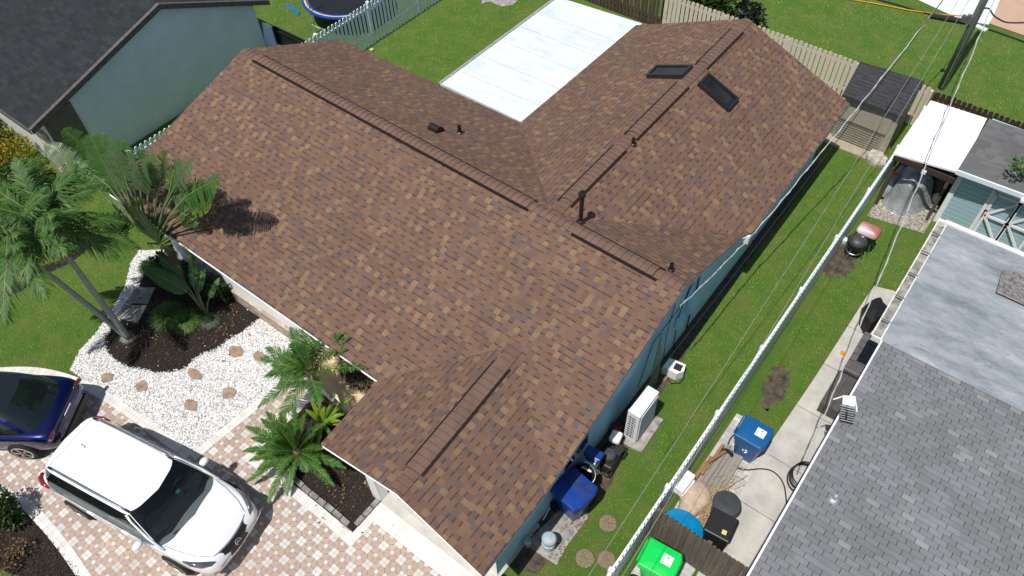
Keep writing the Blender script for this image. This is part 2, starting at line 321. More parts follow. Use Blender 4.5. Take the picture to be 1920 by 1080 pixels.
    n2 = k.noise(v, 9, 2, 0.5); c = k.mix(k.ma('MULTIPLY', k.ramp(n2, [(0.735, (0, 0, 0)), (0.755, (1, 1, 1))]), 0.5), c, (.25, .27, .28)); k.base(c); k.p.inputs['Roughness'].default_value = 0.35; M['panel'] = k.m
    # wood
    for nm, c1, c2, sc in (('wood_beige', (.66, .57, .46), (.56, .48, .38), 3), ('wood_dark', (.045, .030, .022), (.11, .075, .05), 4), ('wood_maroon', (.03, .014, .013), (.055, .028, .022), 4), ('wood_grey', (.20, .18, .155), (.30, .275, .24), 4), ('wood_weathered', (.055, .045, .037), (.17, .135, .10), 3), ('wood_brown', (.20, .10, .045), (.30, .17, .08), 4), ('trunkbrown', (.10, .06, .04), (.22, .15, .1), 6)):
        k = NT(nm); v = k.pos(); mp = k.n('ShaderNodeMapping'); k.t.links.new(v, mp.inputs[0]); mp.inputs['Scale'].default_value = (6, 6, 0.7) if nm != 'wood_grey' else (9, 1, 1)
        isl = k.n('ShaderNodeNewGeometry').outputs['Random Per Island']
        f = k.ma('ADD', k.ma('MULTIPLY', k.ramp(k.noise(mp.outputs[0], sc, 4, 0.7), [(0.3, (0, 0, 0)), (0.7, (1, 1, 1))]), 0.6), k.ma('MULTIPLY', isl, 0.4)); c = k.mix(f, c1, c2)
        if nm == 'wood_beige': c = k.mix(k.ma('MULTIPLY', k.ramp(k.noise(v, 2.2, 4, 0.8), [(0.6, (0, 0, 0)), (0.75, (1, 1, 1))]), 0.45), c, (.25, .22, .13))
        k.base(c); k.p.inputs['Roughness'].default_value = 0.85; M[nm] = k.m
    # ledge stone veneer
    k = NT('stone_veneer'); v = k.pos(); mp = k.n('ShaderNodeMapping'); k.t.links.new(v, mp.inputs[0]); mp.inputs['Scale'].default_value = (5, 5, 14)
    vo = k.n('ShaderNodeTexVoronoi'); k.t.links.new(mp.outputs[0], vo.inputs['Vector']); vo.inputs['Scale'].default_value = 1
    c = k.ramp(k.ma('FRACT', k.ma('MULTIPLY', vo.outputs['Color'], 1.0)), [(0.0, (.30, .22, .16)), (0.4, (.50, .42, .34)), (0.7, (.26, .19, .14)), (1.0, (.58, .52, .45))]); k.base(c); k.p.inputs['Roughness'].default_value = 0.9
    k.bump(vo.outputs['Distance'], 1.0, 0.03); M['veneer'] = k.m
    k = NT('grey_palm_bark'); v = k.pos(); sp = k.n('ShaderNodeSeparateXYZ'); k.t.links.new(v, sp.inputs[0]); nz = k.noise(v, 5, 4, 0.7)
    ring = k.ma('FRACT', k.ma('ADD', k.ma('MULTIPLY', sp.outputs[2], 9.0), k.ma('MULTIPLY', nz, 0.8))); c = k.mix(k.ma('MULTIPLY', k.ma('LESS_THAN', ring, 0.15), 0.35), k.mix(nz, (.20, .21, .19), (.40, .41, .37)), (.06, .06, .05))
    k.base(c); k.p.inputs['Roughness'].default_value = 0.9; M['bark'] = k.m
    k = NT('tarp'); v = k.pos(); f = k.noise(v, 3.5, 4, 0.6); k.base(k.ramp(f, [(0.3, (.28, .29, .31)), (0.7, (.46, .47, .49))])); k.p.inputs['Roughness'].default_value = 0.3; k.p.inputs['Metallic'].default_value = 0.35; k.bump(k.noise(v, 9, 5, 0.6), 0.8, 0.05); M['tarp'] = k.m
ground_mats()
def grassmat():
    k = NT('grass_blades'); v = k.pos(); isl = k.n('ShaderNodeNewGeometry').outputs['Random Per Island']
    a = k.ramp(k.noise(v, .8, 5, .65), [(.38, (0, 0, 0)), (.62, (1, 1, 1))]); b = k.ramp(k.noise(v, 3.6, 5, .75), [(.46, (0, 0, 0)), (.62, (1, 1, 1))]); d_ = k.ramp(k.noise(v, 2.1, 4, .7), [(.50, (0, 0, 0)), (.66, (1, 1, 1))])
    c = k.mix(isl, (.075, .29, .014), (.17, .43, .028)); c = k.mix(k.ma('MULTIPLY', a, .75), c, k.mix(isl, (.20, .45, .028), (.31, .52, .045))); c = k.mix(k.ma('MULTIPLY', b, .5), c, k.mix(isl, (.27, .22, .06), (.34, .33, .10))); c = k.mix(k.ma('MULTIPLY', d_, .55), c, (.05, .18, .015))
    k.base(c); k.p.inputs['Roughness'].default_value = .7; k.p.inputs['Specular IOR Level'].default_value = .2
    tr = k.n('ShaderNodeBsdfTranslucent'); k.t.links.new(c, tr.inputs[0]); ms = k.n('ShaderNodeMixShader'); ms.inputs[0].default_value = .25
    k.t.links.new(k.p.outputs[0], ms.inputs[1]); k.t.links.new(tr.outputs[0], ms.inputs[2]); k.t.links.new(ms.outputs[0], k.out.inputs[0]); return k.m
M['grass'] = grassmat()
M['tuft'] = leafmat('ornamental_grass', (.035, .10, .012), (.08, .19, .025), (.20, .20, .06), rough=.55, trans=.2)
M['palm'] = leafmat('palm_leaflets', (.016, .068, .009), (.068, .165, .020), (.15, .20, .04), rough=.6, trans=.25)
M['sago'] = leafmat('sago_leaflets', (.030, .110, .018), (.070, .180, .028), (.20, .25, .05), rough=.5, trans=.25)
M['darkpalm'] = leafmat('dark_palm_leaflets', (.016, .060, .014), (.038, .10, .020), (.10, .12, .03), rough=.38, trans=.2)
M['paddle'] = leafmat('paddle_leaf', (.030, .095, .016), (.065, .15, .030), None, rough=.5, trans=.25, scale=2)
M['paddle2'] = leafmat('pale_paddle_leaf', (.075, .135, .06), (.13, .20, .09), None, rough=.4, trans=.3, scale=2)
M['stalk'] = mat('green_stalk', (.13, .18, .075), 0.5, var=.2, scale=6)
M['rachis'] = mat('frond_midrib', (.16, .21, .06), 0.5, var=.15)
M['lime'] = leafmat('lime_leaf', (.16, .28, .02), (.26, .36, .03), None, rough=.4, trans=.35)
M['croton'] = leafmat('yellow_croton_leaf', (.40, .34, .02), (.20, .20, .02), (.22, .07, .04), rough=.45, trans=.3)
M['deadleaf'] = leafmat('brown_leaf', (.14, .08, .035), (.20, .12, .05), None, rough=.7, trans=.1)
M['hedge'] = leafmat('dark_shrub_leaf', (.014, .042, .010), (.034, .080, .014), (.09, .13, .02), rough=.45, trans=.2)
M['maroonleaf'] = leafmat('maroon_leaf', (.05, .012, .02), (.03, .04, .012), (.09, .02, .02), rough=.4, trans=.15)
# ================================================================== ground and setting
def W(pts, z=0.0): return [tuple(at(p[0], p[1], z)[:2]) for p in pts]
def flat(name, pl, z, m, kind='structure'):
    mb = MB(); a = sum(pl[i][0]*pl[(i+1) % len(pl)][1]-pl[(i+1) % len(pl)][0]*pl[i][1] for i in range(len(pl)))
    pl = pl if a > 0 else pl[::-1]; mb.poly([(p[0], p[1], z) for p in pl]); o = mb.build(name, m); o['kind'] = kind; return o
mb = MB(); mb.poly([(-900, -900, 0), (900, -900, 0), (900, 900, 0), (-900, 900, 0)]); struct(mb.build('ground', M['grassground']))
edge_px = [(-130, 730), (-60, 698), (0, 690), (60, 689), (110, 697), (160, 714), (205, 738), (260, 775), (310, 812), (362, 848)]
E1 = W(edge_px)
bl_px = [(-60, 900), (10, 938), (45, 958), (80, 995), (112, 1035), (143, 1080), (175, 1130)]
BL = W(bl_px)
drive = E1+[(6.62, -7.16), (6.80, -5.6), (6.86, -4.70), (10.30, -4.70), (10.5, -6.70), (14.35, -6.70), (14.35, -16), (9, -16)]+BL[::-1]+[(-3, -16), (-4, -12)]
flat('driveway', drive, .02, M['pavers'])
def strip(name, path, width, m, z, side=1):
    mb = MB(); P = [Vector((p[0], p[1])) for p in path]; L = 0; rows = []
    for i, p in enumerate(P):
        t = (P[min(i+1, len(P)-1)]-P[max(i-1, 0)]).normalized(); n = Vector((-t.y, t.x))*side
        if i: L += (p-P[i-1]).length
        rows.append((p, p+n*width, L))
    for a, b in zip(rows, rows[1:]):
        q = [(*a[0], z), (*b[0], z), (*b[1], z), (*a[1], z)]; uv = [(a[2], 0), (b[2], 0), (b[2], width), (a[2], width)]
        if side < 0: q.reverse(); uv.reverse()
        mb.poly(q, 0, uv)
    return struct(mb.build(name, m))
def smooth_path(P, n=5):
    out = []
    for i in range(len(P)-1):
        p0 = np.array(P[max(i-1, 0)]); p1 = np.array(P[i]); p2 = np.array(P[i+1]); p3 = np.array(P[min(i+2, len(P)-1)])
        for k in range(n):
            t = k/n; out.append(tuple(0.5*((2*p1)+(-p0+p2)*t+(2*p0-5*p1+4*p2-p3)*t*t+(-p0+3*p1-3*p2+p3)*t**3)))
    out.append(tuple(P[-1])); return out
strip('paver_border', smooth_path(E1), .23, M['border'], .026, -1)
strip('paver_border', [(6.52, -8.66), (6.63, -7.1), (6.80, -5.6), (6.85, -4.8)], .23, M['border'], .028, -1)
strip('paver_border', [(7.62, -7.72), (9.0, -7.68), (10.2, -7.66), (11.28, -7.70)], .235, M['border'], .027, -1)
strip('paver_border', [(11.10, -7.90), (11.10, -6.75)], .2, M['border'], .029, -1)
strip('paver_border', [(11.30, -6.76), (14.4, -6.76)], .235, M['border'], .0305, -1)
strip('paver_border', [(11.30, -6.995), (14.4, -6.995)], .2, M['border'], .0275, -1)
strip('paver_border', [(7.80, -5.5), (7.80, -7.70)], .235, M['border'], .0245, -1)
strip('paver_border', smooth_path(BL), .24, M['border'], .0265, 1)
flat('garage_apron', [(10.95, -6.76), (14.4, -6.76), (14.4, -5.0), (10.95, -5.0)], .035, M['concrete'])
flat('entry_walkway', [(6.95, -5.40), (10.4, -5.40), (10.4, -4.4), (6.95, -4.4)], .04, mat('sand_concrete', (.66, .50, .31), .85, var=.06))
flat('entry_walkway_edge', [(6.95, -5.52), (10.4, -5.52), (10.4, -5.40), (6.95, -5.40)], .05, M['offwhite'])
gravel_pl = W([(132, 694), (150, 657), (183, 622), (213, 577), (236, 535), (246, 492), (262, 470)])+[(0.6, -4.75), (6.85, -4.75), (6.80, -5.6), (6.62, -7.16)]+E1[-1:]+E1[5:9][::-1]
flat('gravel_bed', gravel_pl, .012, M['gravel'])
mulch_pl = W([(276, 500), (262, 530), (240, 580), (212, 612), (197, 638), (208, 668), (240, 688), (275, 694), (300, 700), (345, 692), (372, 668), (405, 655), (432, 636), (462, 618), (486, 598)])+[(4.9, -4.75), (1.2, -4.75)]
mulch_pl = smooth_path(mulch_pl[:15], 3)+mulch_pl[15:]
flat('mulch_bed', mulch_pl, .018, M['mulch'])
plant_pl = [(7.80, -5.54), (10.45, -5.54), (10.45, -6.65), (11.10, -6.75), (11.10, -7.66), (7.80, -7.66)]
flat('mulch_bed', plant_pl, .0235, M['mulch'])
bl_pl = BL+[(-3, -16), (-3, -12.6)]
flat('mulch_bed', bl_pl, .015, M['mulch'])
lawnbed = smooth_path([(-2.1, -10.2), (-1.9, -8.9), (-1.75, -7.7), (-1.6, -6.6), (-1.5, -4.9), (-1.2, -3.6)], 3)
lb = [(p[0]-.17-.05*math.sin(i*2.1), p[1]) for i, p in enumerate(lawnbed)]+[(p[0]+.17+.05*math.sin(i*1.7), p[1]) for i, p in enumerate(lawnbed)][::-1]
flat('mulch_strip', lb, .014, M['mulch'])
walk_pl = [(17.78, -3.9), (17.62, -0.6), (17.72, 2.2), (17.78, 6.12), (18.28, 6.28), (19.2, 6.2), (19.2, -14), (17.78, -14)]
flat('concrete_walk', walk_pl, .03, M['concrete'])
mb = MB()
for y in (-3.2, -1.75, -.3, 1.35, 2.9, 4.4): mb.box((18.35, y, .0315), (1.3, .012, .002))
struct(mb.build('walk_joints', M['soil']))
gp_pl = [(16.62, -5.2), (16.62, .25), (16.95, .30), (17.15, -.15), (17.68, -.25), (17.70, -3.9), (17.78, -14), (16.62, -14)]
flat('paver_patio', gp_pl, .022, M['gpav'])
def jag(P, a, n=7):
    P = smooth_path(P+P[:1], n)[:-1]; return [(p[0]+rng.normal(0, a), p[1]+rng.normal(0, a)) for p in P]
dirt1 = W([(1565, 465), (1600, 462), (1608, 490), (1590, 515), (1560, 520), (1545, 505)]); dirt2 = W([(1440, 680), (1475, 690), (1480, 730), (1455, 765), (1425, 760), (1420, 715)])
struct(flat('bare_soil', jag(dirt1, .035), .006, M['soil'])); flat('bare_soil', jag([(a_[0]*.7+17.2*.3, a_[1]) for a_ in dirt2], .05), .006, M['soil'])
flat('side_path', W([(1065, 940), (1100, 950), (1102, 972), (1062, 1025), (1044, 1060), (1018, 1044), (985, 1020)]), .02, M['concrete2'])
flat('side_soil', [(14.3, -6.2), (15.0, -5.9), (15.05, -4.4), (15.15, -3.2), (15.0, -2.5), (14.9, -1.2), (14.75, .4), (14.6, 3.5), (14.6, 10), (14.3, 10)], .007, M['soil'])
flat('white_driveway', [(9.5, 23.5), (12.0, 21.4), (13.72, 20.85), (15.6, 20.42), (16.45, 20.7), (16.3, 24.5), (16, 40), (9.5, 40)], .02, mat('white_concrete', (.66, .70, .70), .8, var=.05, scale=2))
flat('painted_patio', [(16.47, 20.78), (18.2, 20.7), (30, 20.5), (30, 45), (16.0, 45), (16.25, 23.0)], .025, M['peach'])
flat('canopy_shade_floor', [(16.6, 10.3), (18.2, 10.3), (18.2, 13.2), (16.6, 13.2)], .016, M['mulch'])  # dark floor sheet: the shade under the canopy is put into its colour
flat('shed_gravel', [(16.6, 8.6), (18.2, 8.9), (18.2, 10.4), (16.6, 10.4)], .01, mat('cream_gravel', (.50, .45, .38), .9, var=.4, scale=14, bump=1, bdist=.03))
flat('concrete_patch', W([(905, -14), (985, -12), (962, 10), (940, 13), (918, 4), (903, 8)]), .02, M['concrete2'])
def inpoly(x, y, pl):
    c = np.zeros(len(x), bool); n = len(pl)
    for i in range(n):
        x1, y1 = pl[i]; x2, y2 = pl[(i+1) % n]
        if y1 == y2: continue
        c ^= ((y1 > y) != (y2 > y)) & (x < (x2-x1)*(y-y1)/(y2-y1)+x1)
    return c
def inframe(x, y, m=40):
    dx = x-CAM[0]; dy = y-CAM[1]; dz = -CAM[2]; z = dx*CF[0]+dy*CF[1]+dz*CF[2]
    u = 960+FPX*(dx*CR[0]+dy*CR[1]+dz*CR[2])/z; v = 540-FPX*(dx*CU[0]+dy*CU[1]+dz*CU[2])/z
    return (u > -m) & (u < 1920+m) & (v > -m) & (v < 1080+m), z
def bulk(name, V, F, m, label, cat):
    me = bpy.data.meshes.new(name); nv = len(V); nf = len(F); k = F.shape[1]
    me.vertices.add(nv); me.vertices.foreach_set('co', V.astype(np.float32).ravel())
    me.loops.add(nf*k); me.loops.foreach_set('vertex_index', F.astype(np.int32).ravel())
    me.polygons.add(nf); me.polygons.foreach_set('loop_start', np.arange(0, nf*k, k, dtype=np.int32)); me.polygons.foreach_set('loop_total', np.full(nf, k, np.int32))
    me.update(calc_edges=True); me.materials.append(m); o = bpy.data.objects.new(name, me); C.objects.link(o); o['label'] = label; o['category'] = cat; o['kind'] = 'stuff'; return o
HOUSE = [(.2, -4.75), (6.95, -4.75), (10.4, -4.4), (10.5, -6.5), (14.35, -6.5), (14.35, 9.8), (7.7, 9.8), (7.7, 3.3), (.2, 3.3)]
excl = [drive, gravel_pl, mulch_pl, plant_pl, bl_pl, lb, walk_pl, gp_pl, HOUSE, [(-14, -4.7), (-4.35, -4.7), (-4.35, 3.6), (-14, 3.6)], [(18.5, -14), (30, -14), (30, 6.7), (18.5, 6.7)],
        [(16.6, 8.7), (24, 8.9), (24, 13.3), (16.6, 13.3)], [(14.3, 11.2), (16.1, 11.3), (16.1, 13), (14.3, 13)], [(9.5, 23.5), (12.0, 21.4), (13.72, 20.85), (15.6, 20.42), (30, 20.5), (30, 45), (9.5, 45)],
        W([(1065, 940), (1100, 950), (1102, 972), (1062, 1025), (1044, 1060), (1018, 1044), (985, 1020)]), [(14.2, -6.2), (14.95, -5.9), (15.0, -4.4), (15.0, -2.5), (14.7, .4), (14.5, 3.5), (14.5, 10), (14.2, 10)], W([(905, -14), (985, -12), (962, 10), (940, 13), (918, 4), (903, 8)]), [(16.35, -14), (16.62, -14), (16.62, 13.3), (16.35, 13.3)]]
N = 1000000
x = rng.uniform(-14, 24, N); y = rng.uniform(-13.5, 30, N)
ok, zz = inframe(x, y); x, y, zz = x[ok], y[ok], zz[ok]
keep = rng.random(len(x)) < np.clip((20.0/zz)**1.5, 0, 1); x, y, zz = x[keep], y[keep], zz[keep]
ok = np.ones(len(x), bool)
for pl in excl: ok &= ~inpoly(x, y, pl)
for pl in (dirt1, dirt2): ok &= ~(inpoly(x+rng.normal(0, .12, len(x)), y+rng.normal(0, .14, len(x)), pl) & (rng.random(len(x)) < .9))
for (cx_, cy_, r_) in ((15.61, -4.02, .3), (15.64, -4.99, .31), (16.04, -4.73, .29)): ok &= (x-cx_)**2+(y-cy_)**2 > r_**2*rng.uniform(.8, 1.1, len(x))
ok &= ~((y > 13.6) & (rng.random(len(x)) < .25))
x, y, zz = x[ok], y[ok], zz[ok]; n = len(x)
wd = rng.uniform(.009, .017, n)*(zz/19)**.7; h = rng.uniform(.02, .05, n)*(1+.45*np.sin(x*7.1+1.7*np.sin(y*5.3))*np.sin(y*8.3+1.3*np.sin(x*6.1))); h = np.where((x > 14) & (x < 18) & (y < 13), h*.75, h); a = rng.uniform(0, 2*np.pi, n); ln = rng.uniform(.3, 1.0, n)*h*1.5; b = a+rng.uniform(.9, 2.2, n)
P0 = np.stack([x-np.cos(a)*wd/2, y-np.sin(a)*wd/2, np.zeros(n)], 1); P1 = np.stack([x+np.cos(a)*wd/2, y+np.sin(a)*wd/2, np.zeros(n)], 1)
P2 = np.stack([x+np.cos(b)*ln, y+np.sin(b)*ln, h], 1)
V = np.stack([P0, P1, P2], 1).reshape(-1, 3); F = np.arange(3*n).reshape(-1, 3)
bulk('lawn_grass', V, F, M['grass'], 'short green mown grass covering the yards around the houses', 'grass')
# pebbles
N = 60000; g = np.array(gravel_pl); x = rng.uniform(g[:, 0].min(), g[:, 0].max(), N); y = rng.uniform(g[:, 1].min(), g[:, 1].max(), N)
ok = inpoly(x, y, gravel_pl) & ~(inpoly(x+rng.normal(0, .035, N), y+rng.normal(0, .035, N), mulch_pl) & (rng.random(N) < .9985)); ok &= inframe(x, y, 10)[0]; x, y = x[ok], y[ok]
ex = rng.integers(0, len(E1)-1, 500); n = len(x)
sz = rng.uniform(.012, .026, n); oc = np.array([(1, 0, 0), (0, 1, 0), (-1, 0, 0), (0, -1, 0), (0, 0, 1)], float)
a = rng.uniform(0, 2*np.pi, n); ca, sa = np.cos(a), np.sin(a)
j = oc[None]*rng.uniform(.55, 1.3, (n, 5, 1))*sz[:, None, None]; V = np.stack([j[:, :, 0]*ca[:, None]-j[:, :, 1]*sa[:, None]*1.3+x[:, None], j[:, :, 0]*sa[:, None]+j[:, :, 1]*ca[:, None]*1.3+y[:, None], j[:, :, 2]*.75+.016+rng.uniform(0, .012, (n, 1))], 2).reshape(-1, 3)
F = (np.array([(0, 1, 4), (1, 2, 4), (2, 3, 4), (3, 0, 4)])[None]+5*np.arange(n)[:, None, None]).reshape(-1, 3)
bulk('white_pebbles', V, F, M['pebble'], 'loose white pebbles filling the bed in front of the house', 'gravel')
def chips(name, pls, dens, label, lo=.02, hi=.055):
    X = []; Y = []
    for pl in pls:
        g = np.array(pl); A = (np.ptp(g[:, 0]))*(np.ptp(g[:, 1])); N = int(A*dens); x = rng.uniform(g[:, 0].min(), g[:, 0].max(), N); y = rng.uniform(g[:, 1].min(), g[:, 1].max(), N)
        ok = inpoly(x+rng.normal(0, .05, N), y+rng.normal(0, .05, N), pl) & inframe(x, y, 10)[0]; X.append(x[ok]); Y.append(y[ok])
    x = np.concatenate(X); y = np.concatenate(Y); n = len(x); a = rng.uniform(0, 2*np.pi, n); L = rng.uniform(lo, hi, n); w_ = rng.uniform(.006, .016, n); z = rng.uniform(.026, .05, n); t = rng.uniform(-.4, .4, n)
    ca, sa = np.cos(a), np.sin(a); V = np.zeros((n, 4, 3))
    for i, (s1, s2) in enumerate(((-1, -1), (1, -1), (1, 1), (-1, 1))):
        V[:, i, 0] = x+ca*L/2*s1-sa*w_/2*s2; V[:, i, 1] = y+sa*L/2*s1+ca*w_/2*s2; V[:, i, 2] = z+t*L/2*s1
    bulk(name, V.reshape(-1, 3), np.arange(4*n).reshape(-1, 4), M['chip'], label, 'mulch')
chips('mulch_chips', [mulch_pl, plant_pl, bl_pl, lb], 1100, 'dark brown wood mulch chips covering the planting beds')
# ================================================================== main house
def Pt(px, py, z): return tuple(at(px, py, z))
A_ = Pt(456, 92, 3.94); B_ = Pt(1283.7, 538, 3.94); C_ = Pt(638, 74, 2.42); I_ = Pt(975.4, 230, 2.42); J_ = Pt(1192.5, 47, 2.42); K_ = Pt(1403, 35, 3.94)
L_ = Pt(1594, 195, 2.42); M_ = Pt(1411, 436, 2.42); G_ = Pt(1394, 441.7, 2.44); D_ = (0.0, -5.27, 2.5); N1 = Pt(708, 713, 2.5); N2 = Pt(1021, 928, 2.5)
P1_ = Pt(601, 832, 2.5); P2_ = Pt(741, 923, 3.13); P3_ = Pt(905, 1080, 2.5); Q_ = Pt(974, 644, 3.13); T_ = (11.10, .02, 3.94)
faces = [[A_, D_, N1, Q_], [A_, Q_, B_], [Q_, N2, B_], [N1, P1_, P2_, Q_], [Q_, P2_, P3_, N2], [C_, A_, T_, I_], [I_, T_, K_, J_], [T_, G_, M_, L_, K_], [T_, B_, G_]]
slopes = [((1, 0), (0, 1), -5.27), ((1, 0), (0, 1), -5.27), ((1, 0), (0, 1), -5.27), ((0, 1), (1, 0), P1_[0]), ((0, 1), (-1, 0), -P3_[0]), ((1, 0), (0, -1), -3.65), ((0, 1), (1, 0), I_[0]), ((0, 1), (-1, 0), -L_[0]), ((1, 0), (0, -1), -3.68)]
def ruv(p, s, k): 
    (ux, uy), (vx, vy), v0 = s; return (p[0]*ux+p[1]*uy+k*3.3, ((p[0]*vx+p[1]*vy)-v0)*1.05)
house = top('brown_roofed_house', 'blue single-storey house in the centre under a large brown shingle roof', 'house', (7.3, -1, 0))
mb = MB()
for i, (f, s) in enumerate(zip(faces, slopes)):
    k = (0, 0, 0, 3, 4, 5, 6, 7, 8)[i]; mb.poly(f, 0, [ruv(p, s, k) for p in f])
for f in faces: mb.poly([(p[0], p[1], p[2]-.13) for p in f[::-1]], 1)
loop = [A_, D_, N1, P1_, P2_, P3_, N2, B_, G_, M_, L_, K_, J_, I_, C_]
for i in range(len(loop)):
    a, b = loop[i], loop[(i+1) % len(loop)]; mb.poly([a, (a[0], a[1], a[2]-.035), (b[0], b[1], b[2]-.035), b], 2)
roof = mb.build('roof', [M['roof'], M['white'], M['drip']], house)
def fascia(idx, m, name, hgt=.17, tuck=.012):
    mb = MB()
    for i in idx:
        a, b = Vector(loop[i]), Vector(loop[(i+1) % len(loop)]); n = Vector(((b-a).y, -(b-a).x, 0)).normalized()*tuck
        n = -n
        z0 = -.034; mb.poly([(a.x+n.x, a.y+n.y, a.z+z0), (a.x+n.x, a.y+n.y, a.z-hgt), (b.x+n.x, b.y+n.y, b.z-hgt), (b.x+n.x, b.y+n.y, b.z+z0)])
        mb.poly([(b.x+2*n.x, b.y+2*n.y, b.z+z0), (b.x+2*n.x, b.y+2*n.y, b.z-hgt), (a.x+2*n.x, a.y+2*n.y, a.z-hgt), (a.x+2*n.x, a.y+2*n.y, a.z+z0)])
        mb.poly([(a.x+n.x, a.y+n.y, a.z-hgt), (a.x+2*n.x, a.y+2*n.y, a.z-hgt), (b.x+2*n.x, b.y+2*n.y, b.z-hgt), (b.x+n.x, b.y+n.y, b.z-hgt)])
    return mb.build(name, m, house)
fascia([1, 2, 3, 4], M['white'], 'fascia', .2); fascia([0, 5, 6, 7, 8, 9, 10, 11, 12, 13, 14], M['paleblue'], 'fascia', .12)
# white eave return box at the corner of the rear wing
mb = MB(); mb.box((14.55, 3.60, 2.22), (.42, .1, .26)); mb.build('eave_return', M['white'], house)
def rz_r(y):   # right gable profile
    if y < -5.27: return 2.46
    if y < 0: return 3.94+.2735*y
    if y < 3.66: return 3.94-.417*y
    return 2.42
mb = MB(); xs = 14.32; ys = [-6.45, -5.28, 0, 3.62, 9.72]
wallpts = [(.28, -4.75), (6.95, -4.75), (6.95, -4.4), (10.5, -4.4), (10.5, -6.45), (xs, -6.45)]
def wq(a, b, za, zb, m=0): mb.poly([(a[0], a[1], 0), (b[0], b[1], 0), (b[0], b[1], zb), (a[0], a[1], za)], m)
for a, b in zip(wallpts, wallpts[1:]): wq(a, b, 2.42, 2.42, 1)
for a, b in zip(ys, ys[1:]): wq((xs, a), (xs, b), rz_r(a)-.1, rz_r(b)-.1)
bp = [(xs, 9.72), (7.75, 9.72), (7.75, 3.25), (.28, 3.25)]
mb.poly([(xs, 9.72, 0), (7.75, 9.72, 0), (7.75, 9.72, 2.36), (11.05, 9.72, 3.8), (xs, 9.72, 2.36)])
wq(bp[1], bp[2], 2.36, 2.36); wq(bp[2], bp[3], 2.36, 2.36); mb.poly([(.28, 3.25, 0), (.28, -4.75, 0), (.28, -4.75, 2.45), (.28, 0, 3.8), (.28, 3.25, 2.42)])
mb.build('wall', [M['bluewall'], M['white']], house)
mb = MB(); mb.box((5.3, -4.80, .24), (3.2, .09, .48)); mb.build('stone_veneer', M['veneer'], house)
mb = MB(); mb.box((12.75, -6.52, 1.1), (2.5, .06, 2.2)); mb.build('garage_door', M['offwhite'], house)
mb = MB(); mb.box((10.98, -6.62, 1.25), (.26, .26, 2.5)); mb.build('porch_column', M['white'], house, bevel=.01)
mb = MB(); mb.box((10.75, -6.55, 1.1), (.3, .05, 2.2)); mb.build('side_panel', M['paleblue'], house)
wn = MB(); wn.box((14.345, -3.6, 1.6), (.05, 1.0, .9)); wo = wn.build('window', M['white'], house); wn = MB(); wn.box((14.385, -3.6, 1.6), (.03, .88, .78)); wn.build('pane', M['glass'], wo)
wn = MB(); wn.box((14.345, 6.6, 1.5), (.05, 1.2, .9)); wo = wn.build('window', M['white'], house); wn = MB(); wn.box((14.385, 6.6, 1.5), (.03, 1.08, .78)); wn.build('pane', M['glass'], wo)
# ridge caps: overlapping bent plates
def caprun(name, Pa, Pb, hw, raise_, sl, sr, parent, m, pitch=.165, skip=()):
    Pa, Pb = Vector(Pa), Vector(Pb); L = (Pb-Pa).length; t = (Pb-Pa).normalized(); s = Vector((-t.y, t.x, 0)).normalized(); mb = MB(); k = 0
    n = int(L/pitch)
    for i in range(n):
        a = Pa+t*(i*pitch); b = Pa+t*((i+1)*pitch+.012); rows = []
        for P, dz in ((a, .004), (b, .020)):
            row = []
            for f in (-1, -.55, -.2, 0, .2, .55, 1):
                sl_ = sl if f > 0 else sr; q = P+s*hw*f; z = P.z-abs(f)*hw*sl_*.96+raise_+dz; z -= .012*(1-min(1, abs(f)*3)); row.append((q.x, q.y, z))
            rows.append(row)
        mb.grid([rows[0][::-1], rows[1][::-1]]); e = rows[1]; mb.grid([[p for p in e][::-1], [(p[0]+t.x*.012, p[1]+t.y*.012, p[2]-.024) for p in e][::-1]], 1)
        for row_i in (0, 6):
            pass
    return mb.build(name, [m, M['capline']], parent)
sF, sB, sW = .2735, .417, .2818
caprun('ridge_cap', A_, B_, .155, .012, sB, sF, house, M['cap'])
caprun('ridge_cap', K_, (11.10, .1, 3.94), .155, .012, .417, .417, house, M['cap'])
caprun('ridge_cap', Q_, P2_, .165, .012, sW, sW, house, M['cap'])
def ridge_vent(Pa, Pb, sl, sr, hw=.165):
    o = caprun('ridge_vent', Pa, Pb, hw, .038, sl, sr, house, M['cap']); Pa, Pb = Vector(Pa), Vector(Pb); t = (Pb-Pa).normalized(); s = Vector((-t.y, t.x, 0)); mb = MB()
    for sg, slp in ((1, sl), (-1, sr)):
        q = []
        for P in (Pa, Pb):
            e = P+s*sg*(hw+.004); z = P.z-hw*slp; q.append((e.x, e.y, z))
        a, b = q; tk = .042*sg
        vv = []
        for p in (a, b):
            vv += [(p[0], p[1], p[2]-.02), (p[0]+s.x*tk, p[1]+s.y*tk, p[2]-.02), (p[0]+s.x*tk, p[1]+s.y*tk, p[2]+.034), (p[0]-s.x*tk*.2, p[1]-s.y*tk*.2, p[2]+.038)]
        mb.mesh(vv, [(0, 1, 5, 4), (1, 2, 6, 5), (2, 3, 7, 6), (3, 0, 4, 7), (0, 3, 2, 1), (4, 5, 6, 7)])
    mb.build('vent_strip', M['darkbrown'], o)
def on(A, B, px, py):
    A, B = np.array(A), np.array(B); d_ = B-A; best = min((((pj(A+d_*t)[0]-px)**2+(pj(A+d_*t)[1]-py)**2), t) for t in np.linspace(0, 1, 400)); return tuple(A+d_*best[1])
ridge_vent(on(A_, B_, 482, 108), on(A_, B_, 997, 386), sB, sF); ridge_vent(on(A_, B_, 1080, 430), on(A_, B_, 1238, 516), sB, sF)
Wr = (T_, K_)
ridge_vent(on(*Wr, 1166, 278), on(*Wr, 1062, 381), .417, .417); ridge_vent(on(*Wr, 1284, 160), on(*Wr, 1186, 256), .417, .417); ridge_vent(on(*Wr, 1385, 55), on(*Wr, 1319, 125), .417, .417)
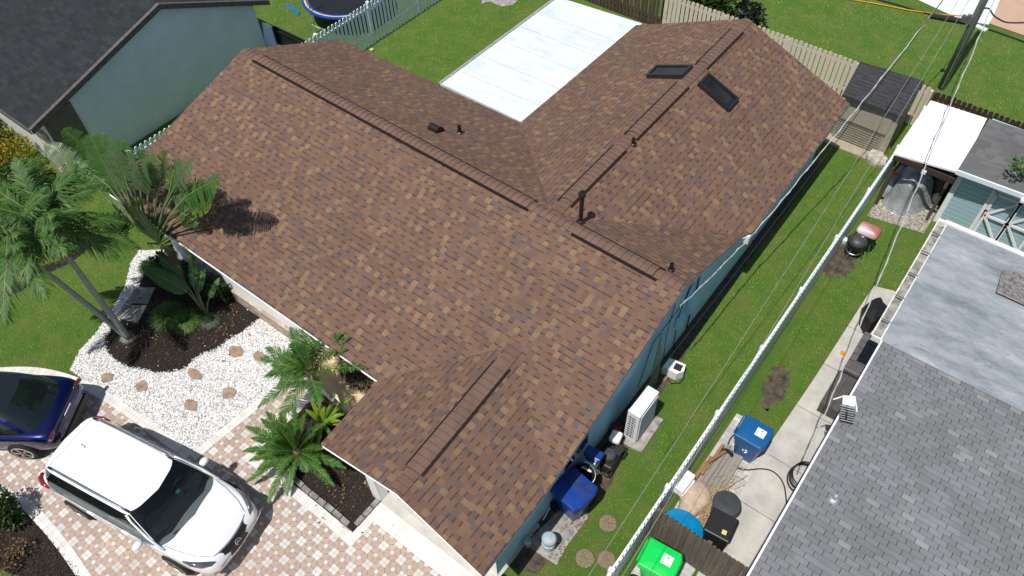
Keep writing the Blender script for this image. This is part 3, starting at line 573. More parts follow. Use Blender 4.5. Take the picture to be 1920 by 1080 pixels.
ridge_vent(on(P2_, Q_, 943, 684), on(P2_, Q_, 776, 880), sW, sW, .18)
# skylights
def onroof(px, py, sl, off=0.0):   # rear wing planes: sl=-1 left slope, +1 right slope
    n = np.array([sl*.417, 0, 1.0]); n /= np.linalg.norm(n); return atn(px, py, np.array([T_[0], 0, 3.94])+n*off, n), n
def skylight(px4, sl):
    c4 = [onroof(px, py, sl, .13) for px, py in px4]; n = c4[0][1]; t = [Vector(c[0]) for c in c4]; n = Vector(n); ctr = sum(t, Vector())/4; mb = MB()
    u = ((t[1]-t[0])+(t[2]-t[3]))/2; v = ((t[3]-t[0])+(t[2]-t[1]))/2; un = Vector((0, 1, 0)); vn = n.cross(un).normalized()
    if abs(u.dot(un)) > abs(v.dot(un)): a, b = u.length, v.length
    else: a, b = v.length, u.length
    def R4(a, b, h): return [ctr+un*sx*a/2+vn*sy*b/2+n*h for sx, sy in ((-1, -1), (1, -1), (1, 1), (-1, 1))]
    o1 = R4(a, b, 0); i1 = R4(a-.13, b-.13, 0); o0 = R4(a+.02, b+.02, -.15); g = R4(a-.13, b-.13, -.035)
    for k in range(4):
        j = (k+1) % 4; mb.poly([o0[k], o0[j], o1[j], o1[k]]); mb.poly([o1[k], o1[j], i1[j], i1[k]]); mb.poly([i1[k], i1[j], g[j], g[k]])
    o = mb.build('skylight', mat('skylight_frame', (.022, .018, .017), .3, coat=.3) if 'skyf' not in M else M['skyf'], house); M['skyf'] = o.data.materials[0]
    mb = MB(); mb.poly(g); p = mb.build('pane', M['skyg'], o); bl = MB(); i2 = R4(a-.30, b-.30, -.034); q = [i2[0], i2[1], i2[1]+(i2[2]-i2[1])*.97, i2[0]+(i2[3]-i2[0])*.97]
    bl.poly([v_-n*.0 for v_ in q]); bl.build('blind', M['skyb'], o); s_ = ctr+un*(-a/2+.25 if sl > 0 else a/2-.25)+vn*(b/2-.035)*(1 if sl > 0 else -1)+n*.004
    return o
M['skyg'] = mat('skylight_glass', (.014, .015, .018), .12, coat=.15, var=.2); M['skyb'] = mat('skylight_inner_blind', (.022, .022, .021), .3, var=.3, scale=1.5, coat=.1)
skylight([(1214.4, 137.8), (1229, 120.5), (1295.5, 121), (1279, 141.6)], -1); skylight([(1310, 155.5), (1329, 136), (1388, 184.4), (1369, 203)], 1)
# vent pipes
def vpipe(px, py, r, h, plane, cap=False, base=False):
    P = atn(px, py, *plane); mb = MB(); mb.lathe(P, [(r, -.05), (r, h), (r*.7, h), (r*.65, h-.03)], 14, cap1=True)
    if base: mb.lathe(P, [(r*2.2, -.06), (r*2.1, .02), (r*1.6, .06), (r, .09)], 16)
    else: mb.lathe(P, [(r*1.7, -.05), (r*1.5, .03), (r, .05)], 14)
    if cap: mb.lathe(P, [(r, h-.03), (r*1.75, h), (r*1.8, h+.06), (r*1.3, h+.11), (0.01, h+.12)], 16)
    o = mb.build('vent_pipe', M['darkbrown'], house, smooth=False); return o
pR = ((T_[0], 0, 3.94), (.417, 0, 1)); pL = ((T_[0], 0, 3.94), (-.417, 0, 1)); pB = ((0, 0, 3.94), (0, .417, 1))
vpipe(1088.5, 417, .052, .88, pB, True, True); vpipe(1187, 271, .05, .2, pR); vpipe(1258, 506, .05, .2, pB); vpipe(862, 249, .055, .24, pB)
P = Vector(atn(806+12, 244, *pB)); mb = MB(); rows = []
for k in range(2):
    row = []
    for j in range(13):
        a = math.pi*j/12; row.append((P.x-.16+.32*k, P.y+.17*math.cos(a), P.z-.417*.17*math.cos(a)-.04+.23*math.sin(a)))
    rows.append(row)
mb.grid(rows[::-1]); mb.poly([p for p in rows[0]]); mb.poly([(p[0]-.03, p[1], p[2]) for p in rows[1]][::-1]); mb.build('exhaust_hood', M['darkbrown'], house)
# wall details on the right side
mb = MB(); mb.tube([(14.36, 1.7, 3.1), (14.36, 1.72, 1.2), (14.36, 1.7, .1)], .02); mb.tube([(14.36, 2.0, 3.0), (14.37, 1.2, 2.6), (14.36, .9, 1.6), (14.36, 1.0, .2)], .012); mb.tube([(14.36, 1.9, 3.05), (14.39, 2.9, 2.3), (14.36, 3.4, 1.8)], .01); mb.tube([(14.36, .5, 2.9), (14.38, .3, 1.5), (14.36, .5, .2)], .01)
mb.tube([(14.36, 1.85, 3.1), (14.40, 1.0, 2.2), (14.36, -.4, 1.9), (14.36, -.8, .4)], .01)
mb.build('wall_cables', M['black'], house)
mb = MB(); mb.box((14.40, 1.55, 1.45), (.14, .34, .55)); mb.build('meter_box', M['bluewall'], house, bevel=.01)
mb = MB(); mb.box((14.40, .95, 1.3), (.12, .26, .4)); mb.build('junction_box', M['bluewall'], house, bevel=.01)
mb = MB()
for k in range(9): mb.tube([(14.40+.02*k, -.15-.05*k, 2.2-.02*k), (14.55+.02*random.random(), -.2-.06*k+.1*random.random(), 1.0), (14.62, -.3-.05*k, .3)], .008)
mb.build('hanging_cables', M['metal'], house)
# ================================================================== patio roof behind the house
pr = top('patio_cover', 'flat white panelled patio cover between the two rear wings of the brown roof', 'patio cover', (5.8, 6.8, 0))
z = 2.33; q = [Pt(825, 155, z), Pt(1045, -6, z), Pt(1204, 44, z)]; x0 = q[0][0]; px0 = [(825, 156), (1045, -6), (1204, 44), (985, 232)]
c = [at(a, b, z) for a, b in px0]
mb = MB(); mb.poly([c[3], c[2], c[1], c[0]]); mb.poly([(p[0], p[1], z-.09) for p in c])
for i in range(4): a, b = c[i], c[(i+1) % 4]; mb.poly([a, b, (b[0], b[1], z-.09), (a[0], a[1], z-.09)])
mb.build('panels', M['panel'], pr)
mb = MB()
for k in range(1, 6):
    ya = c[0][1]+(c[1][1]-c[0][1])*(.14+.168*(k-1)); mb.box(((c[0][0]+7.35)/2+.05, ya+.03, z+.004), (3.15, .022, .008), R(1.2))
mb.build('seams', mat('panel_seam', (.52, .56, .57), .5), pr)
mb = MB(); mb.tube([(c[0][0]-.05, c[0][1], z-.03), (c[1][0]-.05, c[1][1], z-.03)], .04, 6); mb.tube([(c[0][0]+.03, c[0][1], z+.02), (c[1][0]+.03, c[1][1], z+.02)], .018, 5); mb.build('gutter', mat('gutter_grey', (.33, .34, .33), .5), pr)
for (px_, py_) in ((c[0][0]+.1, 5.6), (c[0][0]+.15, 9.6), (7.2, 9.6)):
    mb = MB(); mb.box((px_, py_, 1.12), (.08, .08, 2.24)); mb.build('post', M['white'], pr)
# ================================================================== left house
lh = top('charcoal_roofed_house', 'blue-grey stucco house on the left with a charcoal shingle roof', 'house', (-8, -.5, 0)); XR = -4.12
def onx(px, py, x): return atn(px, py, (x, 0, 0), (1, 0, 0))
ea = onx(56, 243, XR); ri = onx(297, 7, XR); be = onx(503, 0, XR); fz = ea[2]; rz = ri[2]; bz = be[2]
XL = -15.0; fy, ry, by = ea[1], ri[1], be[1]
mb = MB(); fF = [(XR, fy, fz), (XR, ry, rz), (XL, ry, rz), (XL, fy, fz)]; mb.poly(fF, 0, [(p[0], (p[1]-fy)*1.06) for p in fF]); fB = [(XR, ry, rz), (XR, by, bz), (XL, by, bz), (XL, ry, rz)]; mb.poly(fB, 0, [(p[0], (by-p[1])*1.06) for p in fB])
mb.build('roof', M['roof_char'], lh)
mb = MB()
for a, b in (((XR+.02, fy, fz), (XR+.02, ry, rz)), ((XR+.02, ry, rz), (XR+.02, by, bz))):
    mb.mesh([(a[0]-.10, a[1], a[2]+.004), (a[0]+.02, a[1], a[2]+.004), (a[0]+.02, a[1], a[2]-.18), (b[0]-.10, b[1], b[2]+.004), (b[0]+.02, b[1], b[2]+.004), (b[0]+.02, b[1], b[2]-.18)], [(0, 1, 4, 3), (1, 2, 5, 4)])
mb.box(((XR+XL)/2, fy-.02, fz-.09), (XR-XL, .03, .17)); mb.build('fascia', M['taupe'], lh)
XW = XR-.22; mb = MB(); mb.poly([(XW, -4.62, 0), (XW, 3.55, 0), (XW, 3.55, bz-.05), (XW, ry, rz-.06), (XW, -4.62, fz+.1)], 0); mb.poly([(XL, -4.62, 0), (XW, -4.62, 0), (XW, -4.62, fz), (XL, -4.62, fz)], 1); mb.poly([(XW, 3.55, 0), (XL, 3.55, 0), (XL, 3.55, bz), (XW, 3.55, bz)], 0)
mb.build('wall', [M['greywall'], M['offwhite']], lh)
mb = MB(); mb.box((XW+.02, -4.12, fz/2), (.06, 1.0, fz)); mb.build('porch_side_panel', mat('olive_brown_paint', (.15, .125, .09), .9), lh)
mb = MB(); mb.box((-4.9, -4.70, .9), (.5, .1, 1.8)); mb.build('porch_pier', M['pinkwall'], lh)
# ================================================================== right neighbour house
rh = top('grey_roofed_house', 'house at the lower right with a grey shingle roof and a weathered flat roof section', 'house', (21, -1, 0))
XE = 18.62; mb = MB(); pitch = .22; zr = lambda y: 2.66+.10*(2.2-y); q = [(XE, -16, zr(-16)), (XE+12, -16, zr(-16)), (XE+12, 2.2, zr(2.2)), (XE, 2.2, zr(2.2))]; mb.poly(q, 0, [(p[0], (-p[1])*1.005) for p in q])
q2 = [(XE, -16, zr(-16)-.1), (XE, 2.2, zr(2.2)-.1), (XE+12, 2.2, zr(2.2)-.1), (XE+12, -16, zr(-16)-.1)]; mb.poly(q2, 1); mb.build('roof', [M['roof_grey'], M['white']], rh)
mb = MB(); mb.mesh([(XE-.02, -16, zr(-16)+.01), (XE+.02, -16, zr(-16)+.012), (XE+.02, 2.2, zr(2.2)+.012), (XE-.02, 2.2, zr(2.2)+.01), (XE-.02, -16, zr(-16)-.12), (XE-.02, 2.2, zr(2.2)-.12)], [(0, 1, 2, 3), (4, 0, 3, 5)]); mb.build('drip_edge', M['white'], rh)
mb = MB(); ya, yb = 2.16, 6.50; zt = 2.72
mb.poly([(XE-.02, ya, 2.672), (XE+5.4, ya, 2.675), (XE+5.4, yb+.05, zt+.02), (XE-.02, yb, zt)], 0); mb.poly([(XE-.02, ya, zt-.2), (XE-.02, yb, zt-.14), (XE+5.4, yb, zt-.14), (XE+5.4, ya, zt-.2)], 1)
mb.build('flat_roof', [M['coat'], M['white']], rh)
mb = MB(); mb.box((XE+2.7, yb+.03, zt-.03), (5.6, .11, .17)); mb.build('white_edging', M['white'], rh, bevel=.01)
mb = MB(); mb.box((XE-.24, (ya+yb)/2+.05, zt-.10), (.03, yb-ya+.1, .15)); mb.box((XE-.13, (ya+yb)/2, zt-.17), (.22, yb-ya, .01), 0, 1); mb.box((XE-.03, (ya+yb)/2, zt-.10), (.03, yb-ya, .13)); mb.box((XE-.13, ya+.02, zt-.1), (.24, .04, .16)); mb.box((XE-.13, yb+.05, zt-.08), (.26, .1, .16))
for yy in (2.75, 3.6, 4.45, 5.3, 6.05): mb.box((XE-.13, yy, zt-.03), (.22, .035, .012), 0, 2)
mb.build('gutter', [M['offwhite'], M['concrete2'], M['metal']], rh)
mb = MB(); mb.box((25, -6, 1.25), (12, 16.2, 2.4)); mb.box((25, 4.3, 1.2), (12, 4.2, 2.3)); mb.build('wall', mat('neighbour_wall', (.30, .32, .34), .9), rh)
mb = MB(); P = at(1551, 948, 0); P = atn(1562, 938, (XE, 2.2, 2.66), (0, .10, 1)); mb.lathe(P, [(.035, -.05), (.035, .2), (.03, .2)], 12); mb.lathe(P, [(.1, -.02), (.07, .05), (.035, .07)], 12); mb.build('vent_pipe', M['galv'], rh)
mb = MB(); s_ = [at(*p_, 2.78) for p_ in ((1880, 506), (1960, 520), (1960, 590), (1868, 548))]; 
mb.mesh([tuple(s_[0]), tuple(s_[1]), tuple(s_[2]), tuple(s_[3])], [(3, 2, 1, 0)]); mb.build('roof_patch', mat('worn_roof_patch', (.27, .25, .25), .9, var=.4, scale=9, fine=.5, bump=1), rh)
# ================================================================== fences
def fence(name, label, p0, p1, h, m, pw=.09, gap=.05, tk=.02, hj=.01, post=2.4, pm=None, topcut=True, group=None, posth=.06, rails=(.25, .85), lean=0.0, side=1):
    p0, p1 = Vector(p0), Vector(p1); L = (p1-p0).length; t = (p1-p0)/L; a = math.atan2(t.y, t.x); nrm = Vector((-t.y, t.x))*side
    root = top(name, label, 'fence', ((p0.x+p1.x)/2, (p0.y+p1.y)/2, 0), 0, group); mb = MB(); n = int(L/(pw+gap)); r_ = random.Random(len(label))
    for i in range(n):
        s = (i+.5)*(pw+gap); c = p0+t*s+nrm*(tk*.8); hh = h+r_.uniform(-hj, hj); w2 = pw/2*r_.uniform(.96, 1.0)
        if topcut: prof = [(-w2, .04), (w2, .04), (w2, hh-.035), (w2*.5, hh), (-w2*.5, hh), (-w2, hh-.035)]
        else: prof = [(-w2, .03), (w2, .03), (w2, hh), (-w2, hh)]
        ln = r_.uniform(-lean, lean); f = [(c.x+t.x*(x+ln*z)-nrm.x*tk/2, c.y+t.y*(x+ln*z)-nrm.y*tk/2, z) for x, z in prof]; b = [(p[0]+nrm.x*tk, p[1]+nrm.y*tk, p[2]) for p in f]; k = len(prof)
        mb.mesh(f+b, [tuple(range(k)), tuple(range(2*k-1, k-1, -1))]+[(j, j+k, (j+1) % k+k, (j+1) % k) for j in range(k)])
    mb.build('pickets', m, root)
    for rz_ in rails:
        mb = MB(); c = (p0+p1)/2-nrm*.02; mb.box((c.x, c.y, h*rz_), (L, .04, .08), a); mb.build('rail', m, root)
    if post:
        k = max(1, int(round(L/post)))
        for i in range(k+1):
            c = p0+t*(L*i/k)-nrm*.03; mb = MB(); mb.box((c.x, c.y, (h+posth)/2), (.1, .1, h+posth), a); (mb.box((c.x, c.y, h+posth+.015), (.12, .12, .03), a, taper=.6) if posth > .02 else None); mb.build('post', pm or m, root)
    return root
fence('picket_fence', 'tall white picket fence between the charcoal-roofed house and the back lawn', (-1.95, -3.6), (-1.5, 11.5), 1.72, M['vinyl'], .1, .075, .03, side=-1, posth=.01)
fence('picket_fence', 'long low white picket fence running the length of the right side yard', (16.40, -7.5), (16.40, 13.0), 1.18, M['vinyl'], .085, .055, .03, side=-1, posth=-.05, rails=(.2, .9))
fence('board_fence', 'beige board fence along the back of the yard behind the brown roof', (6.65, 13.42), (16.3, 13.42), 1.55, M['wood_beige'], .14, .032, .02, .012, 2.4, lean=.006, side=-1, posth=-.1)
fence('board_fence', 'dark brown shadowbox fence at the top, left of the beige boards', (-1.2, 13.42), (6.6, 13.42), 1.6, M['wood_dark'], .13, .03, .02, .03, 2.4, lean=.02, topcut=False, side=-1, posth=-.1)
fence('board_fence', 'maroon-brown board fence behind the white canopy and the light blue shed', (16.45, 13.35), (26, 13.35), 1.55, M['wood_maroon'], .13, .03, .02, .02, 2.4, side=-1, posth=-.1)
fence('wood_gate_fence', 'weathered grey-brown wooden gate beside the bright green bin', (16.55, -3.72), (18.9, -3.72), 1.6, M['wood_weathered'], .1, .004, .022, .02, 1.2, lean=.004, side=-1, posth=-.1)
fence('picket_fence', 'short white picket fence at the bottom edge beside the garage corner', (14.45, -7.05), (16.35, -7.05), 1.5, M['vinyl'], .15, .09, .03, .0, 1.9, rails=(.2, .62, .9))
# ================================================================== plastic shed, canopy, blue shed
sh = top('garden_shed', 'small beige plastic shed with a dark grey shingle-pattern roof by the beige fence', 'shed', (15.2, 11.9, 0))
f0 = Pt(1579, 178, 1.75); f1 = Pt(1692, 219, 1.75); b0 = Pt(1613, 115, 2.25); b1 = Pt(1734, 152, 2.25)
mb = MB(); mb.poly([f0, f1, b1, b0], 0, [(0, 0), (1.85, 0), (1.85, 1.5), (0, 1.5)]); q = [f0, f1, b1, b0]
for i in range(4): a, b = q[i], q[(i+1) % 4]; mb.poly([a, (a[0], a[1], a[2]-.07), (b[0], b[1], b[2]-.07), b], 1)
mb.poly([(b0[0], b0[1], 1.9), (b1[0], b1[1], 1.9), b1, b0], 1); mb.build('roof', [M['roof_pl'], M['dgrey']], sh)
beige = mat('beige_plastic', (.36, .32, .245), .6, var=.06)
mb = MB(); mb.box(((14.3+16.0)/2, 12.0, .86), (1.72, 1.25, 1.72)); mb.build('body', beige, sh)
mb = MB(); mb.box((15.05, 11.36, .42), (1.5, .03, .7)); mb.build('lower_door_panel', beige, sh, bevel=.01)
mb = MB(); mb.box((15.08, 11.355, 1.22), (1.5, .03, .78)); mb.build('upper_door_panel', beige, sh, bevel=.01)
mb = MB()
for k in range(8): mb.box((15.05, 11.337, .10+.09*k), (1.42, .01, .016))
mb.box((15.05, 11.335, .80), (1.54, .012, .03)); mb.build('door_grooves', mat('shadow_groove', (.13, .115, .09), .8), sh)
mb = MB(); mb.box((15.15, 11.2, .03), (1.9, .5, .05)); mb.build('floor_ledge', mat('cream_ledge', (.36, .32, .23), .8), sh)
cn = top('canopy', 'flat white canopy roof between the low fence and the light blue shed', 'canopy', (17.3, 10.6, 0))
cc = [at(1677, 288, 2.1), at(1799, 323, 2.1), at(1851, 222, 2.1), at(1745, 188, 2.1)]
mb = MB(); mb.prism([(p[0], p[1]) for p in cc], 2.04, 2.1); mb.build('roof', mat('bright_white_sheet', (.84, .85, .86), .4, var=.01), cn)
mb = MB(); mb.box(((cc[0][0]+cc[1][0])/2, cc[0][1]+.04, 1.96), (cc[1][0]-cc[0][0]-.02, .05, .18)); mb.build('beam', M['wood_maroon'], cn)
for (x_, y_) in ((16.62, 9.25), (18.08, 9.5), (16.62, 11.8)): mb = MB(); mb.box((x_, y_, 1.0), (.09, .09, 2.05)); mb.build('post', M['wood_dark'], cn)
mb = MB(); mb.box((17.42, cc[0][1]-.01, 1.9), (.12, .06, .1)); mb.build('lamp', M['white'], cn)
bs = top('blue_shed', 'light blue timber shed with white trim and double doors at the right edge', 'shed', (20, 10.6, 0)); yw = 9.62
sid = NT('blue_lap_siding'); sp_ = sid.n('ShaderNodeSeparateXYZ'); sid.t.links.new(sid.pos(), sp_.inputs[0]); fr_ = sid.ma('FRACT', sid.ma('DIVIDE', sp_.outputs[2], .15)); sid.base(sid.mix(sid.ma('MULTIPLY', sid.ma('LESS_THAN', fr_, .12), .65), (.40, .56, .63), (.10, .17, .21))); sid.bump(fr_, .6, .02); sid.p.inputs['Roughness'].default_value = .6
mb = MB(); mb.box((20.3, 10.8, 1.12), (4.1, 2.36, 2.24)); mb.build('wall', sid.m, bs)
z0 = 2.3; ev = [at(1796, 318, z0), at(1960, 378, z0)]; dv = Vector(ev[1]-ev[0]).normalized(); bk = atn(1855, 222, (ev[0][0]+.02, 0, 0), (1, 0, 0))
e0 = Vector(ev[0]); e1 = e0+dv*5; b0 = Vector(bk); b1 = b0+dv*5
mb = MB(); mb.poly([e0, e1, b1, b0], 0, [(0, 0), (5, 0), (5, 2.6), (0, 2.6)]); mb.poly([e0-Vector((0, 0, .05)), b0-Vector((0, 0, .05)), b1-Vector((0, 0, .05)), e1-Vector((0, 0, .05))], 0); mb.build('roof', M['roof_lgrey'], bs)
mb = MB(); c = (e0+e1)/2; mb.box((c.x, c.y-.03, c.z-.06), (5.02, .05, .14), math.atan2(dv.y, dv.x)); mb.box((c.x, c.y+.05, c.z-.12), (5.02, .05, .08), math.atan2(dv.y, dv.x)); mb.build('fascia', M['vinyl'], bs)
mb = MB(); mb.box((18.30, yw-.025, 1.1), (.14, .05, 2.2)); mb.build('corner_board', M['white'], bs)
def ony(px, py, y): return Vector(atn(px, py, (0, y, 0), (0, 1, 0)))
TL = ony(1868, 353, yw); BLp = ony(1812, 440, yw); TR = TL+Vector((1.35, 0, 0)); dz0 = .05; dx0, dx1 = TL.x, TL.x+1.3; zt_ = TL.z
dr = MB()
def bar(mb, a, b, w, y=yw-.05, d=.03):
    a, b = Vector(a), Vector(b); L = (b-a).length; ang = math.atan2(b.y-a.y, b.x-a.x); c = (a+b)/2; mb.box((c.x, y, c.y), (L, d, w), 0, 0, 0, -ang)
bar(dr, (dx0, .05), (dx0, zt_), .09); bar(dr, (dx0+.1, .05), (dx0+.1, zt_-.08), .07, yw-.06); bar(dr, (dx0, zt_), (dx1, zt_), .09)
ww = .60
for k in range(2):
    xa = dx0+.1+k*(ww+.03); xb = xa+ww
    for q in (((xa, .1), (xa, zt_-.1)), ((xb, .1), (xb, zt_-.1)), ((xa, zt_-.12), (xb, zt_-.12)), ((xa, .12), (xb, .12)), ((xa, zt_*.5), (xb, zt_*.5))): bar(dr, *q, .08, yw-.065)
    bar(dr, (xa, zt_*.5), (xb, zt_-.15), .07, yw-.062); bar(dr, (xa, zt_*.5), (xb, .15), .07, yw-.062)
dr.build('door_trim', M['white'], bs); mb = MB(); mb.box((dx0+.06, yw-.09, zt_*.52), (.03, .03, .22)); mb.box((dx0+.08, yw-.09, zt_*.6), (.09, .02, .03)); mb.box((dx0+.72, yw-.09, zt_*.45), (.09, .02, .03)); mb.build('door_hardware', M['black'], bs)
mb = MB(); mb.box((e0.x+1.75, e0.y-.02, 2.15), (.1, .08, .08)); mb.build('security_camera', M['white'], bs)
# ================================================================== utility pole and wires
pb = Vector((16.31, 15.96, 0)); pole = top('utility_pole', 'tall weathered wooden utility pole standing on the lawn beyond the back fence', 'utility pole', pb)
k = NT('mossy_grey_pole_wood'); v = k.pos(); mp = k.n('ShaderNodeMapping'); k.t.links.new(v, mp.inputs[0]); mp.inputs['Scale'].default_value = (9, 9, .35); k.base(k.ramp(k.noise(mp.outputs[0], 2, 5, .7), [(.3, (.06, .085, .068)), (.5, (.13, .16, .13)), (.72, (.25, .28, .24))])); k.p.inputs['Roughness'].default_value = .9; M['polew'] = k.m
mb = MB(); mb.tube([pb+Vector((0, 0, -.1)), pb+Vector((0, 0, 3)), pb+Vector((0, 0, 9.2))], [.13, .12, .095], 14); mb.build('shaft', M['polew'], pole, smooth=True)
mb = MB(); mb.tube([pb+Vector((.03, -.15, .1)), pb+Vector((.03, -.14, 4)), pb+Vector((0, -.12, 8.5))], .028, 6); mb.tube([pb+Vector((.1, -.13, .1)), pb+Vector((.1, -.12, 8))], .012, 5); mb.build('conduit', M['metal'], pole)
mb = MB(); bxp = Vector(atn(1818, 38, (pb.x, pb.y-.2, 0), (0, 1, 0))); mb.box((pb.x-.14, pb.y-.14, bxp.z), (.18, .14, .26)); mb.tube([(pb.x-.3, pb.y-.2, bxp.z-.1), (pb.x-.3, pb.y-.2, bxp.z+.1)], .07, 12); mb.build('splice_box', M['metal'], pole)
def wire(name, label, P0, P1, r, m, sag=.4, n=28, wob=0.0, twist=False, cat='cable', group=None):
    P0, P1 = Vector(P0), Vector(P1); pts = []
    rr_ = random.Random(hash(label) % 1000)
    for i in range(n+1):
        t = i/n; p = P0.lerp(P1, t); p.z -= sag*4*t*(1-t); p.x += rr_.uniform(-wob, wob); p.z += rr_.uniform(-wob, wob); pts.append(p)
    mb = MB(); mb.tube(pts, r, 6)
    if twist: mb.tube([p+Vector((.02*math.cos(i*2.3), .0, .02*math.sin(i*2.3))) for i, p in enumerate(pts)], r*.6, 5)
    o = mb.build(name, m, None, origin=P0); return tag(o, label, cat, group)
wm = mat('pale_cable', (.42, .44, .42), .6, var=.1); dm = M['black']; wm2 = mat('thin_grey_wire', (.27, .29, .26), .6)
def polept(z, dx=-.16, dy=-.05): return Vector((pb.x+dx, pb.y+dy, z))
wire('service_cable', 'thick white twisted cable from the utility pole to the blue wall of the brown-roofed house', polept(7.0), atn(1417, 434, (14.9, 0, 0), (1, 0, 0)), .013, wm, .30, 46, .012, True)
wire('service_cable', 'pale twisted cable running along the blue gable wall from the rear wing corner', atn(1417, 434, (14.9, 0, 0), (1, 0, 0)), atn(1276, 574, (14.78, 0, 0), (1, 0, 0)), .013, wm, .05, 16, .012, True)
wire('service_cable', 'thick white twisted cable from the utility pole to the edge of the grey shingle roof', polept(7.2, .05), (18.50, -1.75, 3.1), .012, wm, .55, 46, .014, True)
def wdir(px, py, z, z2, ext=1.25):
    P = Vector(at(px, py, z)); Q = polept(z2); return Q+(P-Q)*ext
wire('overhead_wire', 'thin pale wire crossing over the side yard nearest the brown roof', polept(7.4), wdir(1097, 1080, 5.0, 7.4), .005, wm2, .5, 30)
wire('overhead_wire', 'thin pale wire running just above the long low white fence', polept(7.6, 0), wdir(1160, 1080, 5.0, 7.6), .005, wm2, .3, 30)
wire('overhead_wire', 'black wire running down from the utility pole toward the rear of the yard', polept(7.9, -.1), wdir(1290, 620, 6.0, 7.9, 1.1), .008, dm, .4, 30)
mb = MB(); ps = [at(*p, .05) for p in ((1540, -20), (1590, -2), (1640, 6), (1700, 18), (1760, 27), (1812, 30))]; mb.tube(ps, .022, 5); o = mb.build('extension_cord', mat('yellow_cord', (.62, .36, .02), .5), None, origin=ps[2]); tag(o, 'yellow cord lying across the far lawn at the top right', 'cord')
mb = MB(); ps = [at(*p, .04) for p in ((1620, -8), (1680, 8), (1745, 27))]; mb.tube(ps, .03, 6); ps2 = [at(*p, .1) for p in ((1745, 29), (1790, 37), (1812, 41))]; mb.tube(ps2, .10, 8); o = mb.build('cable_cover', M['rubber'], None, origin=ps[1]); tag(o, 'black cable and thick black sleeve lying on the grass by the utility pole', 'cable')
mb = MB(); ps = [at(*p, .04) for p in ((1833, 48), (1870, 60), (1925, 80))]; mb.tube(ps, .025, 6); o = mb.build('ground_cable', M['rubber'], None, origin=ps[1]); tag(o, 'black cable on the grass below the peach-coloured patio', 'cable')
mb = MB(); ps = [at(*p, .06) for p in ((1838, 22), (1846, 15), (1856, 17), (1862, 27), (1872, 35), (1890, 42), (1925, 42))]; mb.tube(smooth_path([tuple(p) for p in ps], 4), .022, 6); o = mb.build('ground_cable', M['rubber'], None, origin=ps[1]); tag(o, 'curled black cable lying on the peach-coloured patio', 'cable')
mb = MB(); c = at(1840, 53, .03); mb.box((c[0], c[1], .04), (.42, .17, .07), R(-12)); o = mb.build('paver', M['white'], None, origin=c, bevel=.01); tag(o, 'small white block lying on the lawn near the utility pole', 'block')
mb = MB(); mb.box((17.6, 23.6, .9), (2.6, 1.6, 1.8)); o = mb.build('dark_shed', M['black'], None, origin=(17.6, 23.6, 0)); bpy.data.objects.remove(o)
# ================================================================== vehicles
def sgn(v): return (v > 0)-(v < 0)
def outline(xc, af, ab, b, n=64, e=4.0, taper=0.0, bowf=0.0):
    P = []
    for i in range(n):
        ph = 2*math.pi*i/n; c, s = math.cos(ph), math.sin(ph); a = af if c > 0 else ab; x = xc+a*sgn(c)*abs(c)**(2/e); y = b*sgn(s)*abs(s)**(2/e); x -= bowf*(abs(y)/b)**2*(1 if c > 0 else -.5)*min(1, abs(x-xc)/a)**3; y *= 1-taper*(x-xc)/a*(1 if c > 0 else 0); P.append((x, y))
    return P
def car(name, label, loc, rz, sp):
    root = top(name, label, 'car', loc, rz); st = sp['st']; paint = sp['paint']; mb = MB(); rows = []
    for (x, hw, zb, zs, zt, cr) in st:
        r_ = [(0, zb), (hw*.80, zb), (hw*.95, zb+.08), (hw*.99, zb+.22), (hw*1.0, (zb+zs)*.55), (hw*.985, zs-.10), (hw*.955, zs), (hw*.89, zs+.75*(zt-zs)), (hw*.78, zt), (hw*.5, zt+cr*.6), (hw*.2, zt+cr*.95), (0, zt+cr)]
        rows.append([(x, y, z) for y, z in r_]+[(x, -y, z) for y, z in r_[-2:0:-1]])
    mb.grid(rows, close=True); mb.poly(rows[0][::-1]); mb.poly(rows[-1]); body = mb.build('body', paint, root, local=True, smooth=True, sub=2)
    g = sp['gh']; lv = g['lv']; n = 72; O = []
    for (xc, af, ab, b, z, bow, e) in lv: O.append([(p[0], p[1], z) for p in outline(xc, af, ab, b, n, e, g.get('taper', 0.0), bow)])
    parts = {k: MB() for k in ('windshield', 'side_window', 'side_window2', 'rear_window', 'pillars')}
    fi, ai, di = g['fi'], g['ai'], g['di']
    for l in range(len(O)-1):
        for i in range(n):
            ph = abs(((i+.5)*360/n+180) % 360-180); j = (i+1) % n; q = [O[l][i], O[l][j], O[l+1][j], O[l+1][i]]
            edge = l == 0 and not ph < fi or l == len(O)-2 and not (ph < fi)
            if ph < fi: key = 'windshield'
            elif ph < ai: key = 'pillars'
            elif ph < di: key = ('side_window' if i < n/2 else 'side_window2')
            elif ph < g['ri']: key = 'pillars'
            else: key = 'rear_window'
            if l == len(O)-2 and fi <= ph < g['ri']: key = 'pillars'
            if l == len(O)-2 and ph >= g['ri'] and not g.get('tg'): key = 'pillars'
            parts[key].poly(q)
    for k_, b_ in parts.items():
        if b_.F: b_.build(k_.rstrip('2'), sp.get('glass', M['glass']) if 'wind' in k_ else paint, root, local=True, smooth=True)
    rmb = MB(); topo = O[-1]; zt = topo[0][2]; xc = lv[-1][0]; rows = []
    for s_ in (1.0, .96, .85, .6, .3, .02): rows.append([(xc+(p[0]-xc)*s_, p[1]*s_, zt+g['crown']*(1-s_**2.2)) for p in topo])
    rmb.grid(rows, close=True); rmb.poly(rows[-1]); rmb.build('roof', g.get('roofm', paint), root, local=True, smooth=True)
    return root, rows, O
